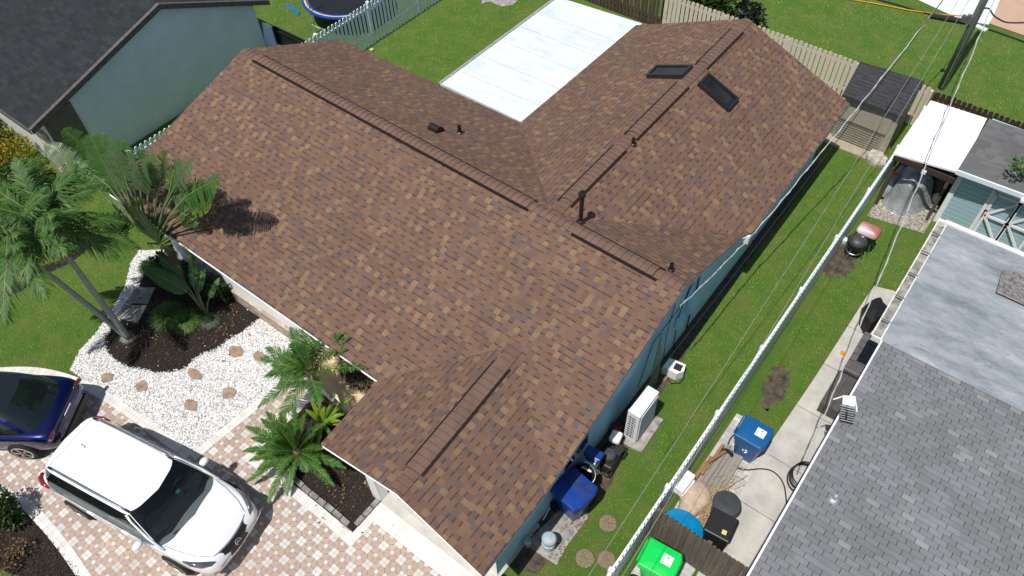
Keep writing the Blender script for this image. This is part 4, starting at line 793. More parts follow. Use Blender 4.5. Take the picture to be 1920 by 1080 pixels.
def wheel(root, x, y, r, side, rimm, local=True):
    mb = MB(); n = 28; rows = []
    for (dy, rr) in ((-.11, r*.9), (-.1, r), (.08, r), (.105, r*.93), (.11, r*.72)): rows.append([(x+rr*math.cos(2*math.pi*k/n), y+dy*side, r+rr*math.sin(2*math.pi*k/n)) for k in range(n)])
    mb.grid(rows, close=True); mb.poly(rows[0]); mb.poly(rows[-1]); o = mb.build('wheel', M['rubber'], root, local=True)
    rm = MB(); rim = [[(x+rr*math.cos(2*math.pi*k/n), y+dy*side, r+rr*math.sin(2*math.pi*k/n)) for k in range(n)] for dy, rr in ((.112, r*.74), (.118, r*.66), (.095, r*.64))]
    rm.grid(rim, close=True)
    for k in range(5):
        for dd in (-.13, .13):
            a = 2*math.pi*k/5+dd; rm.mesh([(x+r*.08*math.cos(a-.6), y+.12*side, r+r*.08*math.sin(a-.6)), (x+r*.08*math.cos(a+.6), y+.12*side, r+r*.08*math.sin(a+.6)), (x+r*.68*math.cos(a+.09), y+.114*side, r+r*.68*math.sin(a+.09)), (x+r*.68*math.cos(a-.09), y+.114*side, r+r*.68*math.sin(a-.09))], [(0, 1, 2, 3), (3, 2, 1, 0)])
    rm.lathe((0, 0, 0), [(0.001, 0)], 3) if False else None
    rm.build('rim', rimm, o, local=True); return o
k = NT('white_car_paint'); k.base((.78, .79, .80)); k.p.inputs['Roughness'].default_value = .3; k.p.inputs['Coat Weight'].default_value = 1; k.p.inputs['Coat Roughness'].default_value = .03; M['wpaint'] = k.m
k = NT('blue_metallic_car_paint'); k.base((.003, .008, .085)); k.p.inputs['Metallic'].default_value = .7; k.p.inputs['Roughness'].default_value = .28; k.p.inputs['Coat Weight'].default_value = 1; k.p.inputs['Coat Roughness'].default_value = .02; M['bpaint'] = k.m
k = NT('tinted_car_glass'); k.base((.006, .010, .010)); k.p.inputs['Roughness'].default_value = .03; k.p.inputs['Coat Weight'].default_value = 1; M['glass'] = k.m
# white SUV: local x forward
fr_c = Vector((9.52, -9.42, 0)); re_c = Vector((4.62, -10.38, 0)); hd = math.atan2(fr_c.y-re_c.y, fr_c.x-re_c.x)
k = NT('see_through_tinted_glass'); k.base((.006, .009, .009)); k.p.inputs['Roughness'].default_value = .03; k.p.inputs['Coat Weight'].default_value = 1
tp_ = k.n('ShaderNodeBsdfTransparent'); tp_.inputs[0].default_value = (.62, .68, .67, 1); ms = k.n('ShaderNodeMixShader'); ms.inputs[0].default_value = .55; k.t.links.new(k.p.outputs[0], ms.inputs[1]); k.t.links.new(tp_.outputs[0], ms.inputs[2]); k.t.links.new(ms.outputs[0], k.out.inputs[0]); M['tglass'] = k.m
SUV = dict(paint=M['wpaint'], glass=M['tglass'], st=[(0.0, .74, .42, .78, .82, .0), (.06, .87, .36, .90, .95, .0), (.25, .94, .27, .98, 1.02, .0), (.9, .97, .24, 1.0, 1.04, .0), (1.8, .975, .22, 1.0, 1.04, 0), (2.8, .975, .22, .99, 1.03, .0), (3.5, .97, .22, .97, 1.03, .03), (3.75, .965, .23, .96, 1.02, .06), (4.2, .95, .25, .91, .98, .07), (4.6, .90, .28, .83, .90, .06), (4.82, .82, .31, .74, .81, .03), (4.93, .72, .36, .66, .72, .01), (4.97, .60, .42, .6, .63, .0)],
    gh=dict(lv=[(2.0, 2.06, 1.84, .93, .98, .30, 11), (2.0, 1.81, 1.78, .885, 1.18, .27, 11), (2.0, 1.54, 1.70, .82, 1.40, .23, 11), (2.0, 1.25, 1.60, .745, 1.60, .20, 11), (2.0, 1.19, 1.56, .715, 1.635, .20, 11)], fi=44, ai=50, di=133, ri=140, crown=.045))
suv, rws, OO = car('suv', 'white SUV with roof rails parked on the patterned driveway', (re_c.x, re_c.y, 0.02), hd, SUV)
mb = MB(); mb.box((2.0, 0, 1.068), (3.3, 1.66, .02)); mb.build('cabin_floor', M['black'], suv, local=True)
mb = MB(); mb.grid([[(3.86-.28*(abs(y_)/.85)**2, y_, 1.045) for y_ in np.linspace(-.85, .85, 13)], [(3.6-.2*(abs(y_)/.85)**2, y_, 1.10) for y_ in np.linspace(-.82, .82, 13)], [(3.32, y_, 1.10) for y_ in np.linspace(-.78, .78, 13)], [(3.28, y_, 1.06) for y_ in np.linspace(-.78, .78, 13)]]); mb.build('dashboard', mat('dashboard_grey', (.05, .052, .054), .7), suv, local=True, smooth=True)
for y_ in (-.36, .36):
    mb = MB(); mb.box((2.55, y_, 1.17), (.16, .46, .24), 0, 0, 0, -.3, taper=.8); mb.build('front_seat', mat('seat_grey', (.16, .165, .165), .8) if 'seat' not in M else M['seat'], suv, local=True, bevel=.04); M['seat'] = bpy.data.materials['seat_grey']
mb = MB(); mb.tube([(3.14+.05*math.sin(a), .36+.17*math.cos(a), 1.15+.13*math.sin(a)) for a in np.linspace(0, 6.283, 20)], .014, 6); mb.build('steering_wheel', M['seat'], suv, local=True)
seam = mat('panel_gap', (.10, .10, .105), .8)
for sg in (-1, 1):
    mb = MB(); mb.tube([(3.78, .84*sg, 1.035), (4.1, .80*sg, 1.01), (4.5, .70*sg, .945), (4.78, .56*sg, .865)], .005, 4); mb.build('hood_gap', seam, suv, local=True)
    for x_ in (1.55, 2.5, 3.45): mb = MB(); mb.tube([(x_, .972*sg, .98), (x_+.02, .985*sg, .7), (x_, .975*sg, .4)], .005, 4); mb.build('door_gap', seam, suv, local=True)
mb = MB(); mb.tube([(.30, y_, 1.06) for y_ in np.linspace(-.8, .8, 7)], .006, 4); mb.build('tailgate_gap', seam, suv, local=True)
def lmb(): return MB()
for sg in (-1, 1):
    mb = MB(); mb.tube([(.75, .675*sg, 1.655), (.85, .68*sg, 1.70), (1.8, .69*sg, 1.715), (2.75, .685*sg, 1.69), (2.9, .68*sg, 1.65)], .019, 8); mb.build('roof_rail', M['metal'], suv, local=True, smooth=True)
    mb = MB(); mb.box((.72, .675*sg, 1.655), (.16, .05, .03)); mb.box((2.93, .672*sg, 1.645), (.14, .045, .03)); mb.build('rail_foot', M['black'], suv, local=True)
    mb = MB(); mb.lathe((3.28, 1.075*sg, 1.02), [(.02, -.07), (.10, -.05), (.12, 0), (.10, .06), (.02, .08)], 14, 0, .75, 1.15); o = mb.build('mirror', M['wpaint'], suv, local=True, smooth=True)
    for x_ in (1.05, 3.95): wheel(suv, x_, .90*sg, .37, sg, M['metal'])
    mb = MB(); mb.tube([(4.30, .90*sg, .87), (4.50, .86*sg, .85), (4.68, .78*sg, .81), (4.82, .66*sg, .76), (4.88, .56*sg, .73)], [.02, .055, .075, .06, .02], 10); mb.build('headlight', mat('headlight_glass', (.12, .13, .14), .08, .3, coat=1) if 'hl' not in M else M['hl'], suv, local=True, smooth=True)
    mb = MB(); mb.tube([(.06, .74*sg, .93), (.14, .86*sg, .95), (.30, .925*sg, .97), (.52, .955*sg, .98)], [.05, .07, .05, .01], 8); mb.build('tail_light', mat('red_lens', (.25, .01, .02), .2, coat=1) if 'tl' not in M else M['tl'], suv, local=True, smooth=True)
    for x_ in (1.75, 2.75): mb = MB(); mb.box((x_, .965*sg, .90), (.2, .05, .025)); mb.build('door_handle', M['wpaint'], suv, local=True, bevel=.01)
    mb = MB(); mb.box((2.1, .945*sg, 1.035), (2.9, .015, .018)); mb.build('window_trim', M['chrome'], suv, local=True)
    mb = MB(); mb.tube([(3.85, .90*sg, .99), (3.45, .875*sg, 1.17), (3.05, .79*sg, 1.46), (2.95, .745*sg, 1.60)], .03, 6); mb.build('windshield_pillar', M['wpaint'], suv, local=True, smooth=True)
mb = MB()
for k in range(7):
    pass
mb.grid([[(4.90-.10*(abs(y_)/.55)**2, y_, .80) for y_ in np.linspace(-.52, .52, 13)], [(4.985-.10*(abs(y_)/.55)**2, y_, .70) for y_ in np.linspace(-.55, .55, 13)], [(5.0-.10*(abs(y_)/.55)**2, y_, .48) for y_ in np.linspace(-.50, .50, 13)], [(4.93-.10*(abs(y_)/.55)**2, y_, .44) for y_ in np.linspace(-.5, .5, 13)]]); mb.build('grille', M['black'], suv, local=True, bevel=.005)
mb = MB(); mb.tube([(4.885-.10*(abs(y_)/.55)**2, y_, .815) for y_ in np.linspace(-.52, .52, 13)], .014, 6); mb.tube([(4.80+.14*math.sin(a), .86*math.cos(a), .40) for a in np.linspace(0.2, math.pi-.2, 13)], .03, 6); mb.build('grille_trim', M['chrome'], suv, local=True)
mb = MB(); mb.tube([(4.995-.03*math.sin(a), .07*math.cos(a), .69+.06*math.sin(a)) for a in np.linspace(0, 2*math.pi, 17)], .012, 6); mb.tube([(5.0, -.05, .68), (5.0, 0, .71), (5.0, .05, .68)], .012, 5); mb.build('emblem', M['chrome'], suv, local=True)
mb = MB()
for r_i, (xa, xb) in enumerate(((.95, 1.45), (1.25, 1.75), (1.75, 1.9))):
    for yy in (-.42, -.18, .06, .30):
        mb.box(((xa+xb)/2+.12*((r_i+1) % 2), yy+.06*r_i, 1.672+.004), (xb-xa, .03, .012))
mb.build('roof_ribs', M['wpaint'], suv, local=True, bevel=.005)
mb = MB(); mb.box((.62, 0, 1.655), (.02, 1.25, .008)); mb.box((.95, 0.03, 1.70), (.16, .03, .05), 0, 0, 0, .2); mb.build('antenna_fin', M['wpaint'], suv, local=True)
mb = MB(); mb.box((3.42, .20, 1.335), (.07, .10, .006), 0, 0, 0, R(30)); mb.build('green_tag', mat('green_tag', (.02, .7, .25), .5), suv, local=True)
for xx, tt in ((3.86, .03),): mb = MB(); mb.tube([(3.92, .6, 1.005), (3.80, .1, 1.05), (3.76, -.1, 1.055)], .012, 5); mb.tube([(3.96, -.1, 1.005), (3.82, -.55, 1.06)], .012, 5); mb.build('wiper', M['black'], suv, local=True)
# blue hatchback: rear at frame left, pointing away to the left
rc = Vector((3.72, -9.78, 0)); hdb = math.atan2(-.555, -.83)
BLU = dict(paint=M['bpaint'], st=[(0.0, .62, .45, .68, .72, .0), (.05, .80, .36, .80, .86, .02), (.16, .88, .30, .90, .95, .03), (.5, .93, .26, .94, .99, .03), (1.2, .935, .24, .94, .98, 0), (2.5, .93, .24, .93, .97, 0), (3.4, .92, .24, .90, .96, .04), (4.2, .84, .3, .78, .84, .04), (4.45, .6, .4, .6, .62, 0)],
    gh=dict(lv=[(2.0, 1.6, 1.74, .84, .95, .13, 4.5), (2.0, 1.3, 1.50, .79, 1.14, .13, 4.5), (2.0, 1.05, 1.20, .72, 1.30, .12, 4.5), (2.0, .85, .95, .62, 1.42, .10, 4.5)], fi=42, ai=50, di=122, ri=134, crown=.04, roofm=M['glass'], tg=True))
blu, _, _ = car('hatchback', 'dark blue hatchback partly out of frame behind the white SUV', (rc.x, rc.y, .02), hdb, BLU)
for sg in (-1, 1):
    for x_ in (.95, 3.65): wheel(blu, x_, .86*sg, .35, sg, M['chrome'])
    mb = MB(); mb.lathe((.95, .885*sg, .37), [(.4, 0)], 3) if False else None
    mb = MB(); mb.box((.08, .72*sg, .86), (.10, .30, .07), .25*sg); mb.build('tail_light', M['tl'] if 'tl' in M else mat('dark_red_lens', (.12, .005, .01), .2, coat=1), blu, local=True, bevel=.02)
mb = MB(); mb.box((.025, 0, .80), (.02, .34, .15), 0, 0, 0, R(-20)); pl = mb.build('licence_plate', M['sticker'], blu, local=True)
mb = MB()
for k in range(6): mb.box((.012, -.125+.05*k, .805), (.012, .026, .07), 0, 0, 0, R(-20))
mb.build('plate_characters', M['ink'], pl, local=True)
mb = MB(); mb.box((.04, 0, .90), (.06, 1.3, .03)); mb.build('light_bar', M['black'], blu, local=True, bevel=.01)
mb = MB(); mb.box((.03, 0, .42), (.14, 1.35, .22)); mb.build('rear_diffuser', M['black'], blu, local=True, bevel=.04)
mb = MB(); mb.box((.62, .50, 1.108), (.09, .09, .006), 0, 0, 0, R(-34)); mb.build('window_sticker', M['sticker'], blu, local=True)
# ================================================================== plants
def bez(p0, p1, arch, n):
    p0, p1 = Vector(p0), Vector(p1); c = (p0+p1)/2+Vector((0, 0, arch)); return [p0*(1-t)**2+c*2*t*(1-t)+p1*t*t for t in [i/n for i in range(n+1)]]
def frond(mb, p0, p1, arch, nl, ll, lw, ang=55, droop=.25, rr_=random, taper0=.35, v=.35, segs=2, mi=0, rmi=1, tipf=.4, rw=.012):
    C_ = bez(p0, p1, arch, 16); mb.tube(C_, [rw*(1-.8*i/16) for i in range(17)], 4, rmi)
    for i in range(nl):
        t = .14+.86*(i+.5)/nl; k = min(15, int(t*16)); f = t*16-k; P = C_[k].lerp(C_[k+1], f); d_ = (C_[k+1]-C_[k]).normalized(); s = d_.cross(Vector((0, 0, 1))); s = s.normalized() if s.length > .05 else Vector((1, 0, 0)); up = s.cross(d_).normalized()
        prof = taper0+(1-taper0)*math.sin(math.pi*min(1, (t*.9+.12)))**.7; prof *= (1-(1-tipf)*max(0, (t-.75)/.25))
        for sg in (-1, 1):
            a = R(ang*(1-.45*t)+rr_.uniform(-8, 8)); L = ll*prof*rr_.uniform(.8, 1.1); dr = (s*sg*math.sin(a)+d_*math.cos(a)+up*v*rr_.uniform(.5, 1.3)).normalized(); w_ = lw*rr_.uniform(.8, 1.2)
            wv = dr.cross(up).normalized()*w_/2; m_ = P+dr*L*.5; e = P+dr*L-Vector((0, 0, droop*L*rr_.uniform(.6, 1.4))); mm = m_-Vector((0, 0, droop*L*.15))
            mb.mesh([P-wv*.6, P+wv*.6, mm+wv, mm-wv, e+wv*.12, e-wv*.12], [(0, 1, 2, 3), (3, 2, 4, 5)], mi)
def paddle(mb, p0, p1, W_, arch=.15, n=26, tear=.3, nrm=(0.25, -.45, .85), droop=.15, mi=0, rmi=1, rr_=random, fold=.25):
    C_ = bez(p0, p1, arch, n); N_ = Vector(nrm).normalized(); mb.tube(C_, [.018*(1-.75*i/n)+.003 for i in range(n+1)], 5, rmi)
    for sg in (-1, 1):
        dr_ = 0; gap = 0
        for i in range(n):
            t = (i+.5)/n
            if rr_.random() < tear: dr_ = rr_.uniform(-.1, .45)*droop*3; gap = 1
            else: gap = 0
            def edge(tt, k, pull=0.0):
                d_ = (C_[min(k+1, n)]-C_[max(k-1, 0)]).normalized(); s = d_.cross(N_).normalized()*sg; w_ = W_*(math.sin(math.pi*min(1, tt**.62*.985+.012)))**.55*.5
                return C_[k], C_[k]+s*w_*math.cos(fold+dr_)+d_*w_*(.28+pull)-N_*w_*(math.sin(dr_))+N_*w_*math.sin(fold)*.5-Vector((0, 0, droop*w_))
            a0, a1 = edge(i/n, i); b0_, b1_ = edge((i+1)/n, i+1, -.04)
            if gap: a1 = a1.lerp(b1_, rr_.uniform(.1, .35))
            am = a0.lerp(a1, .5)+N_*.01; bm = b0_.lerp(b1_, .5)+N_*.01
            q = [a0, b0_, bm, am]; q2 = [am, bm, b1_, a1]
            mb.poly(q if sg > 0 else q[::-1], mi); mb.poly(q2 if sg > 0 else q2[::-1], mi)
rp = random.Random(3)
# twin-trunk palm
base = Vector(at(240, 633)); tp = top('twin_trunk_palm', 'palm with two slender grey trunks and full green crowns at the left', 'palm tree', base)
tops = [(Vector((base.x-.05, base.y-.03, 3.9)), (110, 440)), (Vector(at(58, 487, 3.75)), None)]
def crown(root, T, ax, n, L, seed, mats, ll=.5, lw=.035, nl=34):
    r_ = random.Random(seed); sh_ = MB(); sh_.tube([T, T+ax*.35, T+ax*.7], [.085, .075, .035], 10); sh_.build('crownshaft', M['stalk'], root, smooth=True)
    mb = MB()
    for i in range(n):
        a = 2*math.pi*i/n*1.618*1.0+r_.uniform(-.2, .2); el = r_.uniform(-.35, .75) if i % 3 else r_.uniform(.6, 1.1); Lf = L*r_.uniform(.85, 1.1); d_ = Vector((math.cos(a)*math.cos(el), math.sin(a)*math.cos(el), math.sin(el)-.25))
        s = T+ax*.62; frond(mb, s, s+d_*Lf, .38, nl, ll, lw, 50, .55, r_, v=.1)
    mb.build('fronds', mats, root)
for i, (T, _) in enumerate(tops):
    mid = base.lerp(T, .5)+Vector((.07, -.05, .0)) if i == 0 else base.lerp(T, .45)+Vector((-.02, .05, -.22)); st = base+Vector((.09 if i == 0 else -.09, 0, 0)); mb = MB(); pts = [st*(1-t)**2+mid*2*t*(1-t)+T*t*t for t in [k/14 for k in range(15)]]
    mb.tube(pts, [.088-.034*k/14 for k in range(15)], 12); mb.build('trunk', M['bark'], tp, smooth=True)
    ax = (pts[-1]-pts[-3]).normalized(); crown(tp, T, (ax+Vector((0, 0, .6))).normalized(), 24, 1.85, 11+i, [M['palm'], M['rachis']])
mb = MB(); r_ = random.Random(8)
for k in range(240):
    a = r_.uniform(0, 6.283); q = Vector((math.cos(a), math.sin(a), 0)); s = base+q*.1+Vector((0, 0, r_.uniform(.02, .12))); e = base+q*r_.uniform(.16, .28)+Vector((0, 0, .02)); w_ = Vector((-q.y, q.x, 0))*.007; mb.mesh([s-w_, s+w_, e], [(0, 1, 2)])
mb.build('root_skirt', M['bark'], tp)
# traveller's palm
ap = Vector(at(310, 452, 1.95)); bs_ = Vector((ap.x+.05, ap.y-.1, 0)); tv = top('travellers_palm', "fan-shaped palm with large torn paddle leaves against the front eave", 'palm tree', bs_)
mb = MB(); mb.tube([bs_, bs_.lerp(ap, .5)+Vector((.03, 0, 0)), ap], [.09, .09, .13], 12); mb.build('trunk', M['trunkbrown'], tv, smooth=True)
leaves = [((224, 362), 3.3, (168, 252), 4.7, .85, .12, 0), ((236, 356), 3.6, (212, 272), 4.9, .8, .3, 1), ((165, 282), 3.6, (118, 243), 4.3, .55, .25, 0), ((152, 318), 3.3, (84, 270), 3.9, .6, .25, 1), ((280, 330), 4.2, (286, 282), 4.9, .55, .6, 1),
          ((305, 330), 4.1, (308, 280), 5.0, .5, .6, 0), ((330, 346), 4.2, (360, 298), 5.2, .55, .5, 1), ((346, 372), 4.1, (414, 336), 5.2, .75, .85, 0), ((358, 388), 3.9, (396, 386), 4.3, .45, .8, 2), ((250, 350), 3.7, (248, 292), 4.8, .8, .3, 1), ((262, 352), 3.8, (272, 300), 4.8, .6, .5, 1),
          ((195, 330), 3.4, (150, 262), 4.5, .6, .4, 0), ((258, 366), 3.2, (262, 388), 2.9, .35, .2, 2), ((304, 372), 3.2, (316, 384), 3.0, .3, .4, 2), ((330, 395), 3.0, (372, 420), 3.2, .5, .5, 0), ((276, 355), 3.3, (290, 345), 3.5, .35, .3, 2), ((322, 372), 3.6, (395, 356), 4.5, .6, .8, 1), ((292, 352), 3.6, (262, 280), 4.6, .62, .7, 0), ((318, 360), 3.9, (335, 296), 4.7, .5, .8, 0), ((336, 380), 3.8, (385, 340), 4.6, .6, .7, 0), ((236, 340), 3.9, (228, 262), 4.9, .75, .4, 0), ((205, 350), 3.5, (135, 300), 4.0, .55, .5, 0), ((215, 330), 3.7, (188, 250), 4.7, .8, .3, 0)]
LM = [[M['paddle'], M['stalk']], [M['paddle2'], M['stalk']], [M['lime'], M['stalk']]]
for i, (s0, z0, s1, z1, W_, tr, mk) in enumerate(leaves):
    a = Vector(at(*s0, z0)); b = Vector(at(*s1, z1)); mb = MB(); paddle(mb, a, b, W_*1.2, .12, 30, min(.9, tr*1.3+.1), rr_=rp, droop=.4 if tr > .45 else .2)
    off = Vector(((i-8)*.022, 0, .02*abs(i-8))); mb.tube([ap+off*.8+Vector((0, 0, -.12)), (ap+off).lerp(a, .3)+Vector((0, -.28, .08)), (ap+off).lerp(a, .65)+Vector((0, -.15, .10)), a], [.045, .03, .022, .018], 7, 1); mb.build('leaf', LM[mk], tv)
mb = MB()
for i in range(26):
    t = (i-12.5)/12.5; e = ap+Vector((t*1.25, -.05*abs(t), 1.55-.6*abs(t)+rp.uniform(-.1, .1))); mb.tube([ap+Vector((t*.10, 0, -.25)), ap.lerp(e, .4)+Vector((0, -.25, 0)), e+Vector((0, -.22, 0))], [.06, .045, .018], 6)
mb.build('leaf_bases', mat('striped_leaf_base', (.11, .21, .06), .5, col2=(.15, .15, .05), scale=7), tv)
mb = MB()
for i in range(16):
    e = ap+Vector((rp.uniform(-.5, .35), rp.uniform(-.35, .1), rp.uniform(-.9, -.2))); mb.tube([ap+Vector((rp.uniform(-.12, .12), 0, -.1)), e+Vector((0, 0, .2)), e], [.03, .02, .008], 5)
mb.build('dry_sheaths', M['deadleaf'], tv)
mb = MB()
for q in range(5): e = Vector(at(217+3*q, 368+7*q, 3.0-.1*q)); mb.tube([ap+Vector((-.15, 0, 0)), ap.lerp(e, .5), e], [.03, .025, .018], 6)
mb.build('grey_leaf_stalks', M['galv'], tv)
# bird of paradise clump
bb = Vector(at(388, 592)); bp_ = top('bird_of_paradise', 'low broad-leaved plant with a big dark leaf leaning over the mulch bed', 'plant', bb); 
for s0, z0, s1, z1, W_, tr in (((352, 547), 1.0, (266, 500), 1.55, .48, .06), ((364, 540), 1.0, (362, 470), 1.8, .3, .3), ((372, 548), .9, (384, 492), 1.5, .25, .3), ((340, 520), 1.2, (300, 480), 1.6, .4, .1), ((392, 560), .7, (412, 520), 1.1, .2, .3)):
    mb = MB(); a = Vector(at(*s0, z0)); paddle(mb, a, Vector(at(*s1, z1)), W_, .08, 18, tr, rr_=rp); mb.tube([bb+Vector((rp.uniform(-.05, .05), 0, 0)), bb.lerp(a, .6)+Vector((0, 0, .08)), a], [.03, .022, .015], 6, 1); mb.build('leaf', LM[0], bp_)
mb = MB(); sp2 = Vector(at(355, 480, 2.0)); [mb.tube([Vector(at(372, 545, .4)), Vector(at(362, 510, 1.2)), sp2+Vector((.05*k, 0, .05*k))], .02, 5) for k in range(3)]; mb.build('stalks', M['lime'], bp_)
def tuft(name, label, px, py, r, n, m, L=.4, grp=None):
    c = Vector(at(px, py)); mb = MB(); r_ = random.Random(px)
    for i in range(n):
        a = r_.uniform(0, 6.283); q = Vector((math.cos(a), math.sin(a), 0)); s = c+q*r_.uniform(0, r*.45); l_ = L*r_.uniform(.6, 1.15); h_ = l_*r_.uniform(.35, 1.0); e = s+q*l_*.75+Vector((0, 0, h_*.45)); m_ = s+q*l_*.3+Vector((0, 0, h_*.62)); w_ = Vector((-q.y, q.x, 0))*.008
        mb.mesh([s-w_, s+w_, m_+w_, m_-w_, e], [(0, 1, 2, 3), (3, 2, 4)])
    return tag(mb.build(name, m, None, origin=c), label, 'plant', grp)
tuft('grass_clump', 'large bright green grass clump beside the grey slabs', 318, 598, .55, 1500, M['tuft'], .46)
tuft('grass_clump', 'arching green grass clump at the front of the mulch bed', 352, 608, .42, 1100, M['tuft'], .46)
tuft('grass_clump', 'small blue-green grass clump at the right end of the row', 396, 606, .26, 700, mat('bluegrass', (.06, .105, .055), .6), .3)
tuft('grass_clump', 'pale green grass clump in shade behind the slabs', 283, 505, .35, 700, M['tuft'], .36)
# pygmy date palm, sago palm, bromeliad
pb2 = Vector(at(655, 778)); pc = Vector(at(586, 706, 1.35)); pd = top('date_palm', 'small feathery date palm overlapping the front edge of the brown roof', 'palm tree', pb2)
mb = MB(); mb.tube([pb2, pb2.lerp(pc, .5)+Vector((0, 0, -.12)), pc-Vector((0, 0, .15)), pc+Vector((0, 0, .1))], [.06, .06, .075, .10], 10); mb.build('trunk', M['bark'], pd, smooth=True)
mb = MB(); rq = random.Random(5)
for k in range(60):
    a = rq.uniform(0, 6.28); z = rq.uniform(-.3, .12); q = Vector((math.cos(a), math.sin(a), 0)); mb.tube([pc+q*.05+Vector((0, 0, z)), pc+q*.14+Vector((0, 0, z+.1))], [.02, .006], 4)
mb.build('leaf_bases', M['trunkbrown'], pd)
tips = [(498, 652, 1.6), (486, 672, 1.5), (503, 700, 1.2), (496, 706, 1.0), (484, 764, .9), (520, 802, .5), (545, 614, 2.2), (570, 602, 2.5), (598, 604, 2.6), (620, 610, 2.6), (655, 632, 2.7), (650, 655, 2.6), (688, 690, 2.6), (622, 700, 2.4), (545, 645, 2.3), (528, 668, 1.9), (575, 640, 2.6), (600, 640, 2.6), (520, 725, 1.2), (600, 760, 1.6), (630, 660, 2.6), (556, 700, 2.4), (510, 684, 1.7), (640, 626, 2.7)]
mb = MB()
for (x_, y_, z_) in tips: frond(mb, pc+Vector((0, 0, .1)), at(x_, y_, z_), .28, 46, .30, .024, 60, .25, rq, v=.3)
mb.build('fronds', [M['sago'], M['rachis']], pd)
def sago(name, label, cx_, cy_, cz_, tips, seed, ll=.19, nl=56):
    c = Vector(at(cx_, cy_, cz_)); b = Vector((c.x, c.y, 0)); root = top(name, label, 'sago palm', b); r_ = random.Random(seed); mb = MB(); mb.tube([b, c-Vector((0, 0, .05)), c+Vector((0, 0, .08))], [.16, .14, .05], 10); mb.build('trunk', M['trunkbrown'], root); mb = MB()
    for (x_, y_, z_) in tips: frond(mb, c, at(x_, y_, z_), .22, nl, ll, .024, 62, .15, r_, v=.3, taper0=.5)
    mb.build('fronds', [M['sago'], M['rachis']], root); return root
sago('sago_palm', 'wide sago palm in the planting bed in front of the white SUV', 556, 848, .45, [(456, 846, .75), (462, 800, 1.0), (500, 772, 1.3), (490, 786, 1.2), (527, 777, 1.4), (554, 764, 1.5), (574, 775, 1.5), (462, 905, .35), (502, 944, .2), (538, 929, .2), (648, 878, .7), (626, 911, .4), (576, 884, .5), (606, 842, 1.2), (590, 815, 1.4), (472, 822, 1.0), (468, 864, .6), (484, 880, .5), (520, 800, 1.3), (545, 800, 1.5), (570, 805, 1.5), (515, 830, 1.2), (500, 850, .9), (520, 890, .5), (600, 870, .9), (605, 795, 1.4)], 21)
c = Vector(at(604, 792, .25)); br_ = top('bromeliad', 'lime green broad-leaved plant between the date palm and the sago palm', 'plant', (c.x, c.y, 0))
for i, (x_, y_, z_) in enumerate([(582, 746, .8), (599, 750, .8), (609, 762, .7), (660, 746, .7), (628, 752, .8), (640, 790, .5), (597, 842, .2), (580, 838, .3), (572, 768, .7), (650, 775, .4), (620, 815, .3), (590, 760, .6), (664, 800, .2), (630, 830, .2)]):
    mb = MB(); paddle(mb, c, at(x_, y_, z_), .135, .16, 12, 0, rr_=rp, fold=.5); mb.build('leaf', [M['lime'] if i % 3 != 1 else M['sago'], M['lime']], br_)
def bush(name, label, c, rad, n, m, ls=.09, seed=1, cat='shrub', lobes=7, twigs=True, z0=0.0):
    c = Vector(c); r_ = random.Random(seed); root = top(name, label, cat, (c.x, c.y, z0)); L_ = [(Vector((r_.uniform(-.6, .6)*rad[0], r_.uniform(-.6, .6)*rad[1], r_.uniform(.25, .75)*rad[2])), r_.uniform(.35, .6)) for _ in range(lobes)]; mb = MB()
    for i in range(n):
        o, s = r_.choice(L_); v = Vector((r_.gauss(0, 1), r_.gauss(0, 1), r_.gauss(0, 1))).normalized()*r_.uniform(.45, 1.0)**.5; p = Vector((c.x, c.y, z0))+o+Vector((v.x*rad[0]*s, v.y*rad[1]*s, v.z*rad[2]*s*.8))
        if p.z < .03: continue
        d_ = (v+Vector((r_.gauss(0, .6), r_.gauss(0, .6), r_.gauss(0, .6)))).normalized(); t = d_.orthogonal().normalized(); t = (t+d_.cross(t)*r_.uniform(-2, 2)).normalized()*ls*.28; l_ = ls*r_.uniform(.7, 1.3)
        mb.mesh([p, p+d_*l_*.5+t, p+d_*l_, p+d_*l_*.5-t], [(0, 1, 2, 3)])
    mb.build('foliage', m, root)
    if twigs:
        mb = MB()
        for o, s in L_: mb.tube([Vector((c.x, c.y, z0)), Vector((c.x, c.y, z0))+o*.6, Vector((c.x, c.y, z0))+o*1.15], [.03, .02, .008], 5)
        mb.build('stems', M['trunkbrown'], root)
    return root
bush('croton_shrub', 'yellow-leaved shrub beside the porch of the charcoal-roofed house', at(15, 290, .4), (1.2, .9, 1.1), 2600, M['croton'], .10, 4)
bush('dark_shrub', 'dark green shrub behind the yellow-leaved shrub at the left edge', at(-25, 262, .3), (1.0, .9, .9), 1500, M['hedge'], .12, 6)
bush('garden_shrub', 'leafy green shrub under the left crowns beside the yellow one', at(60, 345, .4), (1.1, .8, .9), 1900, M['hedge'], .14, 9)
bush('corner_shrub', 'green shrub at the lower left corner beside the paver border', at(2, 968, .5), (.62, .55, 1.25), 2600, M['hedge'], .085, 14)
bush('twiggy_shrub', 'sparse brown-green shrub in the mulch at the lower left edge', at(18, 1030, .2), (.5, .4, .5), 260, M['deadleaf'], .08, 15)
bush('edge_shrub', 'low dark plant in the mulch strip between the two lawns', at(215, 425, .1), (.5, .6, .45), 700, M['hedge'], .1, 17)
bush('palm_shrub', 'dark spiky plant behind the beige board fence', (8.2, 14.4, .5), (1.4, .8, 1.7), 2400, M['hedge'], .24, 18)
bush('palm_shrub', 'black-green dense shrub right of the spiky plant behind the beige fence', (9.6, 14.5, .5), (.7, .7, 1.5), 1500, mat('blackish_leaf', (.012, .02, .012), .6), .16, 19)
bush('maroon_plant', 'maroon-leaved plant against the porch wall beside the date palm', at(668, 688, .3), (.5, .4, .6), 420, M['maroonleaf'], .14, 22)
